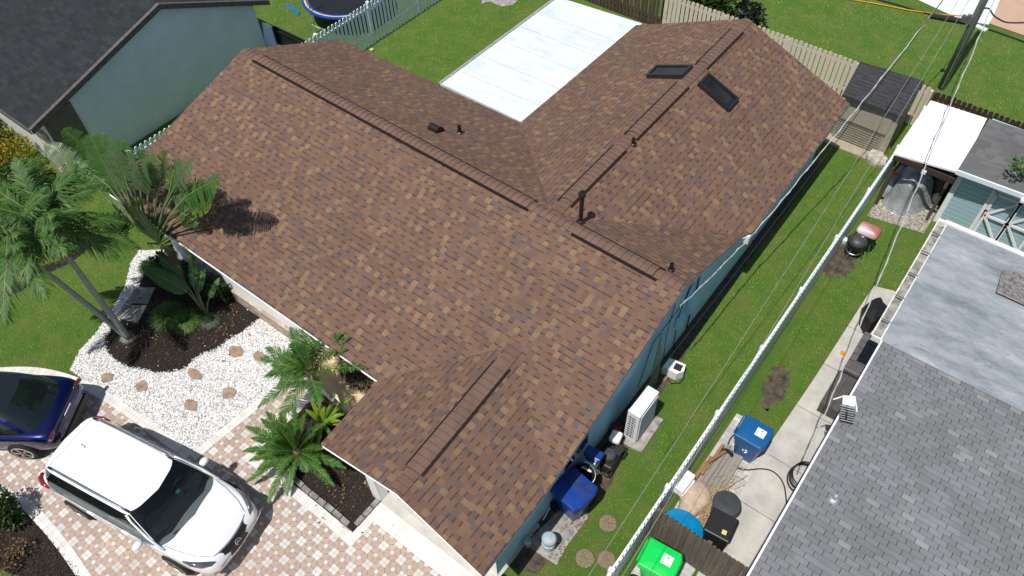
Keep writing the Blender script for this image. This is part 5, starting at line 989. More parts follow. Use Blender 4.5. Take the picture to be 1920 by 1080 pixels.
bush('branch', 'small leafy branch over the roof of the light blue shed', at(1938, 312, 2.8), (.5, .5, .5), 300, M['sago'], .13, 23, z0=2.55)
# ================================================================== stones, slabs, edging
def rock(name, label, c, rx, ry, h, m, seed, cat='stepping stone', grp=None, rz=0, rg_=(.74, 1.15), n=14):
    r_ = random.Random(seed); k = [r_.uniform(*rg_) for _ in range(n)]; mb = MB(); rows = []
    for s, z in ((1.0, 0), (1.02, h*.6), (.9, h), (.5, h*1.05), (.02, h*1.02)): rows.append([(c[0]+rx*s*k[i]*math.cos(2*math.pi*i/n+rz), c[1]+ry*s*k[i]*math.sin(2*math.pi*i/n+rz), z+.012+(r_.uniform(-.006, .006) if s < 1 else 0)) for i in range(n)])
    mb.grid(rows, close=True); return tag(mb.build(name, m, None, origin=(c[0], c[1], 0), bevel=.006), label, cat, grp)
sts = [((203, 709), 'leftmost tan stepping stone, near the grass edge'), ((267, 725), 'tan stepping stone near the tail of the white SUV, second from the left'), ((366, 702), 'tan stepping stone just below the point of the mulch island'), ((430, 738), 'tan stepping stone near the straight paver border beside the path'),
       ((360, 760), 'tan stepping stone nearest the corner tip of the gravel'), ((443, 660), 'tan stepping stone between the mulch island and the stone wall'), ((487, 669), 'tan stepping stone half covered by the date palm fronds')]
for i, (q, lb_) in enumerate(sts): rock('stepping_stone', lb_, at(*q), .20+.02*(i % 3), .155+.015*(i % 2), .035, M['stone'], 30+i, 'stepping stone', 'stepping stones in the gravel', rz=i*.8)
for pl, lb_ in ((W([(256, 541), (292, 541), (278, 571), (237, 570)]), 'grey concrete slab farther from the twin palm trunks'), (W([(234, 574), (277, 574), (259, 608), (216, 596)]), 'grey concrete slab nearer the twin palm trunks')):
    mb = MB(); mb.prism(pl, .0, .05); tag(mb.build('slab', M['slab'], None, origin=(*pl[0], 0), bevel=.008), lb_, 'slab', 'grey slabs in the mulch bed')
for i in range(9):
    x_ = 8.75+.255*i; mb = MB(); mb.box((x_, -7.58+random.uniform(-.012, .012), .07), (.235, .12, .09), random.uniform(-.04, .04)); tag(mb.build('edging_block', M['slab'], None, origin=(x_, -7.58, 0), bevel=.012), ['first','second','third','fourth','fifth','sixth','seventh','eighth','ninth'][8-i]+' grey edging block from the garage end on the near side of the planting bed', 'edging block', 'blocks edging the near side of the bed')
for i in range(3):
    y_ = -7.38+.27*i; mb = MB(); mb.box((11.05, y_, .07), (.12, .25, .09), random.uniform(-.05, .05)); tag(mb.build('edging_block', M['slab'], None, origin=(11.05, y_, 0), bevel=.012), ['grey edging block at the outer corner on the garage side of the bed', 'middle grey edging block on the garage side of the bed', 'grey edging block nearest the white porch column'][i], 'edging block', 'blocks edging the garage side of the bed')
k = NT('tree_slice'); ob = k.objc(); ln = k.n('ShaderNodeVectorMath', operation='LENGTH'); k.t.links.new(ob, ln.inputs[0]); nz = k.noise(ob, 14, 4, .7)
k.base(k.mix(k.ramp(k.noise(ob, 40, 3, .7), [(.35, (0, 0, 0)), (.65, (1, 1, 1))]), (.13, .095, .06), k.mix(nz, (.20, .155, .10), (.34, .27, .17)))); k.p.inputs['Roughness'].default_value = .95; k.bump(nz, 1, .02); M['slice'] = k.m
for (x_, y_, r0), lb_ in (((15.61, -4.02, .20), 'round tan stepping disc farthest from the camera in the side lawn'), ((15.64, -4.99, .21), 'round tan stepping disc nearest the house in the lower side lawn'), ((16.04, -4.73, .20), 'round tan stepping disc with a dark centre beside the low white fence')):
    rock('stepping_disc', lb_, (x_, y_), r0, r0, .03, M['slice'], int(x_*100), 'stepping disc', 'round discs in the side lawn', 0, (.95, 1.03), 28)
rock('limestone_rock', 'pale limestone rock on the grass beside the beige plastic shed', at(1640, 303), .38, .30, .22, mat('limestone', (.58, .53, .46), .9, var=.25, scale=7, fine=.4, bump=1), 71, 'rock')
rock('small_rock', 'small tan rock lying beside the small white appliance', at(1246, 712), .05, .10, .06, M['stone'], 72, 'rock')
# ================================================================== things on the side yard by the house
ac = top('heat_pump', 'tall white outdoor air-conditioning unit on a concrete pad by the blue wall', 'air conditioner', (14.88, -1.57, 0)); cx_, cy_ = 14.885, -1.565
pdp = top('pad', 'x', 'x', (0, 0, 0)); bpy.data.objects.remove(pdp)
mb = MB(); mb.prism(W([(1243, 789), (1202, 851), (1165, 832), (1206, 770)]), 0, .07); o = mb.build('concrete_pad', M['concrete2'], None, origin=(15.0, -1.8, 0), bevel=.01); tag(o, 'concrete pad under the tall white outdoor unit', 'concrete pad')
mb = MB(); mb.box((cx_, cy_, .72), (.33, .86, 1.28)); mb.build('casing', M['white'], ac, bevel=.02)
mb = MB(); mb.box((cx_-.02, cy_-.436, .74), (.20, .012, .98)); gr_ = mb.build('side_grille', M['dgrey'], ac); mb = MB()
for k in range(10): mb.box((cx_-.02, cy_-.444, .27+.105*k), (.21, .01, .014))
for k in (-.10, -.02, .06): mb.box((cx_+k, cy_-.445, .74), (.012, .011, .99))
mb.build('grille_bars', M['white'], gr_)
mb = MB(); mb.box((cx_+.168, cy_, .72), (.012, .74, 1.1)); f_ = mb.build('fan_grille', mat('fan_grille_grey', (.30, .33, .35), .5), ac); mb = MB()
for k in range(26): mb.box((cx_+.178, cy_, .2+.042*k), (.01, .76, .010))
mb.build('louvres', M['white'], f_)
sx = Vector(at(1266, 692, .2)); su = top('appliance', 'small white boxy appliance with a black vent lying on the grass', 'appliance', (sx.x, sx.y, 0), R(8))
mb = MB(); mb.prism([(-.30, -.17), (.10, -.20), (.24, -.04), (.20, .17), (-.26, .17)], .02, .33); mb.build('casing', M['white'], su, local=True, bevel=.02)
mb = MB(); mb.box((.06, .0, .334), (.20, .20, .008)); v_ = mb.build('vent', M['black'], su, local=True); mb = MB()
for k in range(4): mb.box((-.01+.05*k, 0, .340), (.02, .17, .006), .2)
mb.build('vent_slats', M['dgrey'], v_, local=True)
mb = MB(); P = sx; mb.tube([(P.x-.05, P.y-.25, .03), (P.x+.1, P.y-.34, .05), (P.x+.27, P.y-.2, .05), (P.x+.28, P.y+.0, .1)], .014, 6); tag(mb.build('hose', M['black'], None, origin=P), 'short black hose looped round the small white appliance', 'hose')
def cart(name, label, loc, rz, m, h=1.02, sticker=True, lidm=None, dirt=False, w0=.58, d0=.72, emblem=False):
    r = top(name, label, 'wheeled bin', loc, rz); lidm = lidm or m
    mb = MB(); b = [(-.42, -.36), (.36, -.36), (.44, -.2), (.44, .2), (.36, .36), (-.42, .36)]; rows = []
    for s, z in ((.66, .03), (.70, .10), (.92, .80), (1.0, .82), (1.0, h-.06)): rows.append([(p[0]*w0/.72*1.0*s, p[1]*d0/.72*1.0*s*.86, z) for p in b])
    mb.grid(rows, close=True); mb.poly(rows[0][::-1]); mb.poly(rows[-1]); mb.build('body', m, r, local=True, bevel=.02)
    mb = MB(); L_ = [(p[0]*w0/.72*1.07, p[1]*d0/.72*.93) for p in b]; mb.prism(L_, h-.06, h-.005); rows = [[(p[0]*s, p[1]*s, z) for p in L_] for s, z in ((1, h-.006), (.93, h+.03), (.5, h+.045), (.02, h+.045))]; mb.grid(rows, close=True); lid = mb.build('lid', lidm, r, local=True, bevel=.01)
    mb = MB(); mb.tube([(-.39*w0/.58, y_, h-.04) for y_ in (-.25, 0, .25)], .018, 6); mb.build('handle', m, r, local=True)
    mb = MB(); mb.box((-.27, 0, h+.05), (.02, .5, .012)); mb.build('lid_ridge', lidm, lid, local=True)
    for sg in (-1, 1):
        wh = MB(); rows = [[(-.33+.14*rr_*math.cos(a), sg*(.33+dy), .14+.14*rr_*math.sin(a)) for a in np.linspace(0, 2*math.pi, 20)[:-1]] for dy, rr_ in ((-.03, 1), (.03, 1), (.035, .8), (.02, .7))]; wh.grid(rows, close=True); wh.poly(rows[-1]); wh.poly(rows[0]); wh.build('wheel', M['rubber'], r, local=True)
    if sticker:
        mb = MB(); mb.box((.12, .04, h+.047), (.22, .22, .004)); s_ = mb.build('sticker', M['sticker'], lid, local=True); mb = MB()
        for i in range(5):
            mb = MB(); mb.box((.04, -.04+.04*i, h+.0505), (.025, .018, .002)); mb.build('printed_mark', M['ink'], s_, local=True); mb = MB(); mb.box((.17, -.04+.04*i, h+.0505), (.03, .008, .002)); mb.build('printed_line', M['ink'], s_, local=True)
        mb = MB(); mb.box((.13, .09, h+.0515), (.03, .04, .002)); mb.build('symbol', M['blue'] if sticker == 1 else mat('teal_ink', (.0, .25, .3), .5), s_, local=True)
    if emblem:
        mb = MB()
        for a in (0.5, 2.6, 4.7): mb.tube([(.06*math.cos(a+t)*.9+.0, -.325, .62+.055*math.sin(a+t)) for t in (0, .4, .8, 1.2)], .014, 5)
        mb.build('recycling_arrows', M['sticker'], r, local=True)
    if dirt:
        mb = MB(); q = random.Random(4)
        for _ in range(420): a = q.uniform(-.30, .30); b_ = q.uniform(-.02, .29); s = q.uniform(.006, .014); mb.box((a, b_, h+.05), (s, s, s), q.uniform(0, 3))
        mb.build('debris', M['soil'], lid, local=True)
    return r
def placelid(pxs, z):
    P = [Vector(at(*p, z)) for p in pxs]; c = sum(P, Vector())/len(P); return c, P
c, P = placelid([(1400, 784), (1448, 811), (1429, 840), (1384, 809)], 1.05); v_ = (P[1]-P[0]); cart('recycling_bin', 'blue wheeled bin with a white lid sticker standing on the grey pavers', (c.x, c.y, .02), math.atan2(v_.y, v_.x), M['blue'], sticker=1, emblem=True)
c, P = placelid([(1218, 1011), (1281, 1046), (1262, 1084), (1196, 1056)], 1.05); v_ = (P[1]-P[0]); cart('green_bin', 'bright green wheeled bin with a white sticker at the bottom edge', (c.x, c.y, .02), math.atan2(v_.y, v_.x), M['green'], sticker=2, w0=.62)
cart('wall_bin', 'dark blue wheeled bin with leaf litter on its lid, half shaded by the eave', (14.78, -4.20, .01), R(-8), M['dblue'], sticker=0, dirt=True, w0=.6, d0=.86)
def drum(name, label, c, r, h, m, cat, lid=True, open_=False, parts=True):
    root = top(name, label, cat, (c[0], c[1], 0)); mb = MB()
    if open_: mb.lathe((c[0], c[1], 0), [(r*.85, .01), (r, h), (r*1.05, h+.01), (r*.95, h-.01), (r*.8, .12), (.01, .12)], 26, cap1=False)
    else: mb.lathe((c[0], c[1], 0), [(r*.84, .01), (r*.97, h-.02)], 26)
    mb.build('body', m, root, smooth=False)
    if lid and not open_: mb = MB(); mb.lathe((c[0], c[1], 0), [(r*1.03, h-.04), (r*1.05, h), (r*.95, h+.03), (r*.4, h+.05), (.01, h+.05)], 26); l_ = mb.build('lid', m, root); mb = MB(); mb.box((c[0], c[1], h+.055), (r*.5, .05, .02), .6); mb.build('lid_handle', m, l_)
    return root
tub = drum('open_drum', 'open black drum with a pale rope round its rim beside the dark blue bin', at(1092, 889, .88), .27, .88, M['black'], 'drum', open_=True)
mb = MB(); c = Vector(at(1092, 889, .88)); mb.tube([(c.x+.29*math.cos(a), c.y+.29*math.sin(a), .86) for a in np.linspace(-1.9, 1.7, 18)], .012, 6); mb.build('rope', M['vinyl'], tub)
vc = top('shop_vacuum', 'silver-bodied machine with a blue top box behind the open black drum', 'machine', (14.62, -2.85, 0)); c = Vector(at(1112, 862, .8))
mb = MB(); mb.box((c.x-.02, c.y-.1, .42), (.42, .5, .7), .1, taper=.8); mb.build('body', M['chrome'], vc, bevel=.05); mb = MB(); mb.box((c.x-.05, c.y+.10, .86), (.42, .24, .16), .1); mb.build('top_box', M['dblue'], vc, bevel=.02)
mw = top('lawn_mower', 'black engine-driven garden machine with a silver-grey cap beside the concrete pad', 'mower', (15.05, -3.0, 0)); c = Vector(at(1143, 858, .2))
mb = MB(); mb.box((c.x, c.y, .2), (.5, .75, .22), .1, taper=.8); mb.build('deck', M['black'], mw, bevel=.04); mb = MB(); mb.lathe((c.x, c.y-.05, .3), [(.17, 0), (.17, .16), (.14, .2), (.02, .22)], 18); mb.build('engine', M['dgrey'], mw)
for dx_, dy_ in ((-.25, -.3), (.25, -.3), (-.25, .3), (.25, .3)): mb = MB(); rows = [[(c.x+dx_+e_, c.y+dy_+.1*math.cos(a), .1+.1*math.sin(a)) for a in np.linspace(0, 6.283, 15)[:-1]] for e_ in (-.02, .02)]; mb.grid(rows, close=True); mb.poly(rows[0]); mb.poly(rows[1]); mb.build('wheel', M['rubber'], mw)
mb = MB(); mb.tube([(c.x-.2, c.y-.3, .3), (c.x-.22, c.y-.7, .75), (c.x+.2, c.y-.7, .75), (c.x+.2, c.y-.3, .3)], .014, 6); mb.build('handlebar', M['dgrey'], mw); mb = MB(); cc_ = Vector(at(1155, 818, .55)); mb.box((cc_.x, cc_.y, .5), (.27, .3, .17), .2); mb.build('cap', M['white'], mw, bevel=.05)
mb = MB()
for k in range(5): mb.box((c.x+.12, c.y+.08+.06*k, .44), (.2, .025, .04), .1)
mb.build('cooling_fins', M['dgrey'], mw)
c = Vector(at(1157, 800, .3)); gc = top('gas_can', 'dark red fuel can in the shade between the tall white unit and the wall', 'fuel can', (c.x, c.y, 0)); mb = MB(); mb.lathe((c.x, c.y, 0), [(.15, .01), (.16, .25), (.12, .33), (.03, .36)], 16); mb.build('body', mat('dark_red_plastic', (.16, .02, .012), .5), gc); mb = MB(); mb.tube([(c.x, c.y, .34), (c.x+.06, c.y+.04, .42)], .02, 6); mb.build('spout', M['black'], gc)
c = Vector(at(1029, 1026)); wj = top('water_jug', 'pale blue-grey barrel with a domed top standing on the side path', 'barrel', (c.x, c.y, 0)); bgm = mat('blue_grey_plastic', (.36, .44, .48), .4)
mb = MB(); mb.lathe((c.x, c.y, 0), [(.12, .02), (.135, .06), (.135, .26), (.155, .28), (.155, .34), (.14, .36), (.145, .5)], 26); mb.build('body', bgm, wj, smooth=False); mb = MB(); mb.lathe((c.x, c.y, 0), [(.16, .49), (.165, .53), (.13, .57), (.05, .585), (.05, .60), (.01, .605)], 26); mb.build('lid', bgm, wj); mb = MB(); mb.tube([(c.x+.16*math.cos(a), c.y+.16*math.sin(a), .33) for a in np.linspace(-2.4, -.4, 10)], .012, 6); mb.build('carry_handle', M['galv'], wj)
c = Vector(at(989, 1015, .25)); drum('small_bucket', 'small grey lidded bucket in the shade by the garage side wall', c, .09, .25, M['galv'], 'bucket')
mb = MB(); P0_ = at(1018, 975, .3); P1_b = at(1031, 952, .35); mb.tube([P0_, P1_b], .015, 6); tag(mb.build('white_pipe', M['white'], None, origin=P0_), 'short white pipe standing in the shade by the blue wall', 'pipe')
for q, lb_, a_ in (((1006, 988), 'larger pale brick lying in the shade of the blue wall', .13), ((997, 998), 'smaller pale brick lying in the shade of the blue wall', .1)):
    c = at(*q); mb = MB(); mb.box((c[0], c[1], .05), (a_, .09, .07), .5); tag(mb.build('brick', M['concrete'], None, origin=c), lb_, 'brick')
# ================================================================== neighbour strip
c = Vector(at(1618, 420, .98)); c.x = max(c.x, 16.95); g1 = top('square_grill', 'charcoal grill with a faded red-white lid beside the low white fence', 'grill', (c.x, c.y, 0))
k = NT('faded_red_enamel'); sp_ = k.n('ShaderNodeSeparateXYZ'); k.t.links.new(k.objc(), sp_.inputs[0]); k.base(k.mix(k.ramp(k.ma('ADD', k.ma('MULTIPLY', sp_.outputs[1], -1.6), k.ma('MULTIPLY', sp_.outputs[0], -.9)), [(0, (0, 0, 0)), (.5, (1, 1, 1))]), (.42, .15, .13), (.70, .62, .62))); k.p.inputs['Roughness'].default_value = .3; M['fred'] = k.m
def sq(c, a, b, z, e=5, n=32): return [(c.x+p[0], c.y+p[1], z) for p in outline(0, a, a, b, n, e)]
mb = MB(); rows = [sq(c, .30, .22, .80), sq(c, .31, .23, .86), sq(c, .27, .19, .95), sq(c, .16, .11, .99), sq(c, .01, .01, 1.0)]; mb.grid(rows, close=True); ld = mb.build('lid', M['fred'], g1, smooth=True); mb = MB(); mb.box((c.x-.02, c.y+.03, 1.005), (.12, .06, .02)); mb.build('lid_vent', M['stone'], ld, bevel=.01)
mb = MB(); rows = [sq(c, .2, .14, .5), sq(c, .28, .21, .6), sq(c, .31, .235, .80)]; mb.grid(rows, close=True); mb.poly(rows[0]); mb.build('bowl', M['black'], g1)
for dx_, dy_ in ((-.2, -.14), (.2, -.14), (-.2, .14), (.2, .14)): mb = MB(); mb.tube([(c.x+dx_, c.y+dy_, .55), (c.x+dx_*1.5, c.y+dy_*1.6, 0)], .014, 6); mb.build('leg', M['metal'], g1)
c = Vector(at(1609, 450, .72)); g2 = top('kettle_grill', 'round black kettle grill standing on three legs beside the faded-lid grill', 'grill', (c.x, c.y, 0))
mb = MB(); mb.lathe((c.x, c.y, 0), [(.27, .66), (.275, .69), (.24, .77), (.14, .83), (.01, .85)], 28); ld = mb.build('lid', M['dgrey'], g2, smooth=True)
mb = MB(); mb.tube([(c.x+.05*math.cos(a), c.y-.08+.05*math.sin(a), .842-.02) for a in np.linspace(0, 6.283, 14)], .008, 5); mb.box((c.x+.02, c.y+.05, .838), (.16, .02, .006), .3); mb.box((c.x+.03, c.y+.10, .825), (.12, .02, .006), .3); mb.build('lid_markings', M['sticker'], ld)
mb = MB(); mb.lathe((c.x, c.y, 0), [(.05, .4), (.18, .46), (.26, .58), (.27, .66)], 24); mb.build('bowl', M['black'], g2)
for a in (.3, 2.4, 4.5): mb = MB(); mb.tube([(c.x+.15*math.cos(a), c.y+.15*math.sin(a), .5), (c.x+.33*math.cos(a), c.y+.33*math.sin(a), 0)], .012, 6); mb.build('leg', M['metal'], g2)
mb = MB(); mb.tube([(c.x+.21*math.cos(a), c.y+.21*math.sin(a), .32) for a in np.linspace(3.2, 6.1, 12)], .012, 5); mb.build('ash_ring', M['metal'], g2)
c = Vector(at(1584, 451, .1)); drum('paint_tin', 'small pale tin at the foot of the low white fence beside the kettle grill', c, .08, .14, M['vinyl'], 'tin')
# tarp-covered item
c0 = Vector(at(1688, 380, 0)); rows = []; rt = random.Random(12); n = 36; K = [1+.13*math.sin(3*2*math.pi*i/n+1)+.08*math.sin(7*2*math.pi*i/n)+rt.uniform(-.03, .03) for i in range(n)]
for s, z in ((1.25, .02), (1.12, .12), (.95, .5), (.86, .85), (.75, 1.0), (.45, 1.08), (.02, 1.1)): rows.append([(c0.x+.05+.52*s*(K[i] if s > .7 else 1)*math.cos(2*math.pi*i/n), c0.y+.25+.62*s*(K[i] if s > .7 else 1)*math.sin(2*math.pi*i/n), z+.05*math.sin(5*2*math.pi*i/n+z*3)*min(1, z*2)) for i in range(n)])
mb = MB(); mb.grid(rows, close=True); o = mb.build('tarp_covered_item', M['tarp'], None, origin=(c0.x, c0.y, 0), smooth=True, sub=1); tag(o, 'bulky item under a silver-grey tarp at the mouth of the white canopy', 'tarp')
c = Vector(at(1655, 370, 0)); mb = MB(); mb.tube([(c.x, c.y-.1, .1), (c.x+.02, c.y+.25, .45), (c.x+.1, c.y+.7, .8)], [.11, .16, .1], 10); tag(mb.build('tarp_roll', M['tarp'], None, origin=(c.x, c.y, 0), smooth=True), 'grey tarp roll leaning against the left side of the covered item', 'tarp')
c = Vector(at(1675, 326, .95)); mb = MB(); mb.box((c.x, c.y, .95), (.28, .12, .08), .1); tag(mb.build('red_handle', mat('red_plastic', (.6, .05, .06), .4), None, origin=(c.x, c.y, .9), bevel=.02), 'red bar behind the silver-grey tarp under the canopy', 'handle')
c = Vector(at(1750, 378, 0)); wjg = top('white_jug', 'white plastic jug on the pale stones under the canopy', 'jug', (c.x, c.y, 0)); mb = MB(); mb.box((c.x, c.y, .17), (.2, .16, .32)); mb.build('body', M['white'], wjg, bevel=.04); mb = MB(); mb.lathe((c.x, c.y, 0), [(.04, .33), (.035, .37)], 10); mb.build('cap', M['white'], wjg)
for (x_, y_, w_, d_, h_, lb_) in ((17.0, 11.2, .6, .5, .8, 'dark storage box deep under the canopy on the left'), (17.6, 11.7, .6, .5, .6, 'dark storage box deep under the canopy in the middle'), (17.85, 10.6, .3, .5, .9, 'dark storage box under the canopy beside the blue shed')):
    r_b = top('storage_box', lb_, 'box', (x_, y_, 0)); mb = MB(); mb.box((x_, y_, h_/2), (w_, d_, h_)); mb.build('body', M['dgrey'], r_b, bevel=.02); mb = MB(); mb.box((x_, y_, h_+.02), (w_+.03, d_+.03, .04)); mb.build('lid', M['black'], r_b, bevel=.01)
mb = MB(); mb.tube([at(1741, 402, .1), at(1760, 372, .4), at(1772, 350, .8)], .03, 6); tag(mb.build('garden_tool', M['dgrey'], None, origin=at(1741, 402, 0)), 'dark long-handled tool leaning at the corner of the blue shed', 'tool')
# lumber
for i in range(6):
    mb = MB(); x_ = 16.78+.10*i; mb.box((x_, -1.62+.03*math.sin(i*2), .12+.025*(i % 3)), (.09, 1.75+.1*math.sin(i*3), .03), R(-1.5+i*.5)); tag(mb.build('plank', M['wood_grey'], None, origin=(x_, -1.6, 0)), ['weathered grey plank touching the low white fence', 'second weathered grey plank from the low white fence', 'third weathered grey plank from the low white fence', 'third weathered grey plank from the paved side of the pile', 'second weathered grey plank from the paved side of the pile', 'weathered grey plank on the paved side of the pile'][i], 'plank', 'grey planks in the lumber pile')
rl = random.Random(9)
for i in range(5):
    p0 = Vector((16.60+.05*i, -2.3+.25*i*rl.uniform(.7, 1.2), .18)); a = R(90+rl.uniform(-22, 22)); mb = MB(); mb.box((p0.x+.02, p0.y+.25, .24+.02*i), (rl.uniform(.5, .8), .07, .035), a, 0, 0, rl.uniform(-.3, .3)); tag(mb.build('scrap_board', M['wood_brown'], None, origin=(p0.x, p0.y, 0)), ['rusty-brown broken board nearest the white foam box', 'rusty-brown broken board second from the white foam box', 'rusty-brown broken board in the middle of the row by the planks', 'rusty-brown broken board second from the blue wheeled bin', 'rusty-brown broken board nearest the blue wheeled bin'][i], 'board', 'brown scrap boards by the planks')
c = Vector(at(1283, 903, .55)); wb = top('white_box', 'white crumpled foam box on top of the sack beside the low fence', 'box', (c.x, c.y, 0)); mb = MB(); mb.box((c.x+.02, c.y, .50), (.24, .60, .22), R(-3), taper=.9); mb.build('body', M['white'], wb, bevel=.02); mb = MB(); mb.box((c.x+.14, c.y-.05, .40), (.05, .5, .16), R(-6)); mb.build('torn_flap', M['offwhite'], wb)
c = Vector(at(1306, 935, .3)); rows = []
for s, z in ((1.0, .02), (1.08, .2), (.9, .38), (.5, .44), (.02, .45)): rows.append([(c.x-.04+.30*s*math.cos(a)*(1+.1*math.sin(3*a)), c.y+.46*s*math.sin(a)*(1+.06*math.sin(5*a)), z) for a in np.linspace(0, 6.283, 25)[:-1]])
mb = MB(); mb.grid(rows, close=True); tag(mb.build('sack', mat('beige_sack', (.52, .40, .30), .8, var=.15), None, origin=(c.x, c.y, 0), smooth=True), 'beige bulging sack on the ground under the white foam box', 'sack')
mb = MB(); c = Vector(at(1330, 955, .1))
for i in range(420):
    a = rl.gauss(1.25, .5); p = Vector((c.x+rl.gauss(0, .13), c.y+rl.gauss(0, .40), rl.uniform(.02, .3))); d_ = Vector((math.cos(a), math.sin(a), rl.uniform(-.3, .3)))*rl.uniform(.12, .3); w_ = Vector((-d_.y, d_.x, 0)).normalized()*.005; mb.mesh([p-w_, p+w_, p+d_+w_, p+d_-w_], [(0, 1, 2, 3)])
o = mb.build('straw_pile', mat('straw', (.42, .27, .12), .8, var=.25, scale=12), None, origin=(c.x, c.y, 0)); tag(o, 'heap of dry straw between the sack and the round grey bin', 'straw', kind='stuff')
c = Vector(at(1288, 980, .95)); mb = MB(); mb.lathe((0, 0, 0), [(.44, -.03), (.46, 0), (.42, .04), (.2, .06), (.01, .06)], 30); o = mb.build('round_tray', mat('sky_blue_plastic', (.0, .30, .62), .3), None, origin=(0, 0, 0)); o.location = (17.05, -3.28, .62); o.rotation_euler = (R(-28), R(4), 0); tag(o, 'large round sky-blue tray leaning behind the weathered gate', 'tray')
drum('round_bin', 'round dark grey lidded bin behind the weathered gate', at(1363, 945, .85), .30, .85, M['dgrey'], 'bin')
c = Vector(at(1352, 985, .85)); c.y = max(c.y, -3.35); bb2 = top('black_bin', 'square black bin with a small yellow sticker right behind the gate', 'bin', (c.x, c.y, 0)); mb = MB(); mb.box((c.x, c.y, .42), (.5, .5, .80), .1, taper=1.15); mb.build('body', M['black'], bb2, bevel=.06); mb = MB(); mb.box((c.x, c.y, .86), (.60, .60, .07), .1); l_ = mb.build('lid', M['black'], bb2, bevel=.05); mb = MB(); mb.box((c.x+.13, c.y-.12, .898), (.10, .10, .006), .2); mb.build('yellow_sticker', mat('yellow_label', (.75, .62, .2), .5), l_)
mb = MB(); hp = [(1384, 809), (1370, 822), (1363, 842), (1366, 862), (1380, 876), (1400, 881), (1425, 879), (1445, 882), (1460, 893), (1470, 910), (1474, 935), (1476, 955)]; mb.tube(smooth_path([tuple(at(*p, .06)) for p in hp], 4), .016, 6); tag(mb.build('garden_hose', M['rubber'], None, origin=at(1400, 881)), 'long black hose snaking from the blue bin across the concrete walk', 'hose')
mb = MB(); c = Vector(at(1502, 900, .1)); mb.tube([(c.x+.32*math.cos(a)*(1-.012*a), c.y+.42*math.sin(a)*(1-.012*a), .1+.02*a) for a in np.linspace(0, 18.8, 90)], .016, 6); tag(mb.build('hose_coil', M['rubber'], None, origin=(c.x, c.y, 0)), 'coiled black hose at the eave of the grey shingle roof', 'hose')
db = top('deck_box', 'dark slatted storage bench under the edge of the flat roof', 'storage bench', (18.4, 3.3, 0)); mb = MB(); mb.box((18.44, 3.35, .26), (.46, 1.42, .50)); mb.build('body', M['dgrey'], db, bevel=.01); mb = MB(); mb.box((18.42, 3.35, .54), (.44, 1.40, .05)); l_ = mb.build('lid', mat('grey_resin', (.13, .12, .125), .3), db, bevel=.015); mb = MB()
for k in range(6): mb = MB(); mb.box((18.42, 2.75+.24*k, .567), (.44, .012, .004)); mb.build('lid_groove', M['black'], l_)
mb = MB(); mb.box((18.40, 2.05, .20), (.50, 1.12, .40)); b2 = top('low_box', 'low dark brown box in front of the slatted storage bench', 'storage box', (18.4, 2.05, 0)); mb.build('body', mat('dark_taupe_resin', (.075, .065, .06), .5), b2, bevel=.01)
mb = MB(); mb.box((18.40, 2.05, .41), (.52, 1.14, .03)); l_ = mb.build('lid', mat('dark_taupe_resin_lid', (.09, .08, .075), .5), b2); mb = MB(); mb.box((18.40, 2.05, .427), (.01, 1.12, .004)); mb.build('lid_seam', M['black'], l_)
c = Vector(at(1640, 585, .3)); mb = MB(); rows = [[(c.x+.28*s*math.cos(a)*(1+.2*math.sin(3*a)), c.y+.55*s*math.sin(a)*(1+.15*math.sin(4*a)), z) for a in np.linspace(0, 6.283, 21)[:-1]] for s, z in ((1.1, .02), (.95, .2), (.8, .4), (.02, .48))]; mb.grid(rows, close=True); tag(mb.build('black_tarp', M['black'], None, origin=(c.x, c.y, 0)), 'crumpled black cover beyond the slatted bench under the gutter', 'cover')
c = at(1578, 665, .0); mb = MB(); mb.mesh([(c[0]-.07, c[1]-.04, .03), (c[0]+.04, c[1]-.05, .03), (c[0]+.09, c[1]+.03, .04), (c[0]-.02, c[1]+.02, .16), (c[0]-.05, c[1]+.08, .04)], [(0, 1, 3), (1, 2, 3), (2, 4, 3), (4, 0, 3)]); tag(mb.build('orange_flag', M['orange'], None, origin=c), 'small orange plastic piece on the concrete walk', 'plastic piece')
for q, lb_ in (((1575, 702), 'nearer of the two small black rings beside the slatted bench'), ((1580, 697), 'farther of the two small black rings beside the slatted bench')):
    c = at(*q, .05); mb = MB(); mb.tube([(c[0]+.045*math.cos(a), c[1]+.045*math.sin(a), .05) for a in np.linspace(0, 6.283, 12)], .015, 5); tag(mb.build('rubber_ring', M['rubber'], None, origin=c), lb_, 'ring')
# TV antenna on the neighbour eave
ca = Vector(at(1590, 765, 3.35)); an = top('tv_antenna', 'white flat-panel antenna with a comb of black elements at the grey roof edge', 'antenna', (ca.x, ca.y, 2.6)); mb = MB(); mb.tube([(ca.x+.03, ca.y+.05, 2.62), (ca.x+.03, ca.y+.05, 3.3)], .02, 8); mb.build('mast', M['galv'], an)
def ab(mb, pxa, pxb, za, zb, r): mb.tube([at(*pxa, za), at(*pxb, zb)], r, 6)
q = [at(1581, 741, 3.5), at(1604, 743, 3.5), at(1602, 762, 3.35), at(1580, 757, 3.35)]; mb = MB(); mb.mesh([tuple(p) for p in q]+[(p[0], p[1], p[2]-.04) for p in q], [(3, 2, 1, 0), (4, 5, 6, 7), (0, 1, 5, 4), (1, 2, 6, 5), (2, 3, 7, 6), (3, 0, 4, 7)]); mb.build('panel', M['white'], an)
mb = MB(); ab(mb, (1562, 749), (1584, 742), 3.5, 3.5, .014); mb.build('arm', M['white'], an); mb = MB(); ab(mb, (1603, 745), (1607, 772), 3.5, 3.3, .014); mb.build('arm', M['white'], an)
mb = MB(); mb2 = MB()
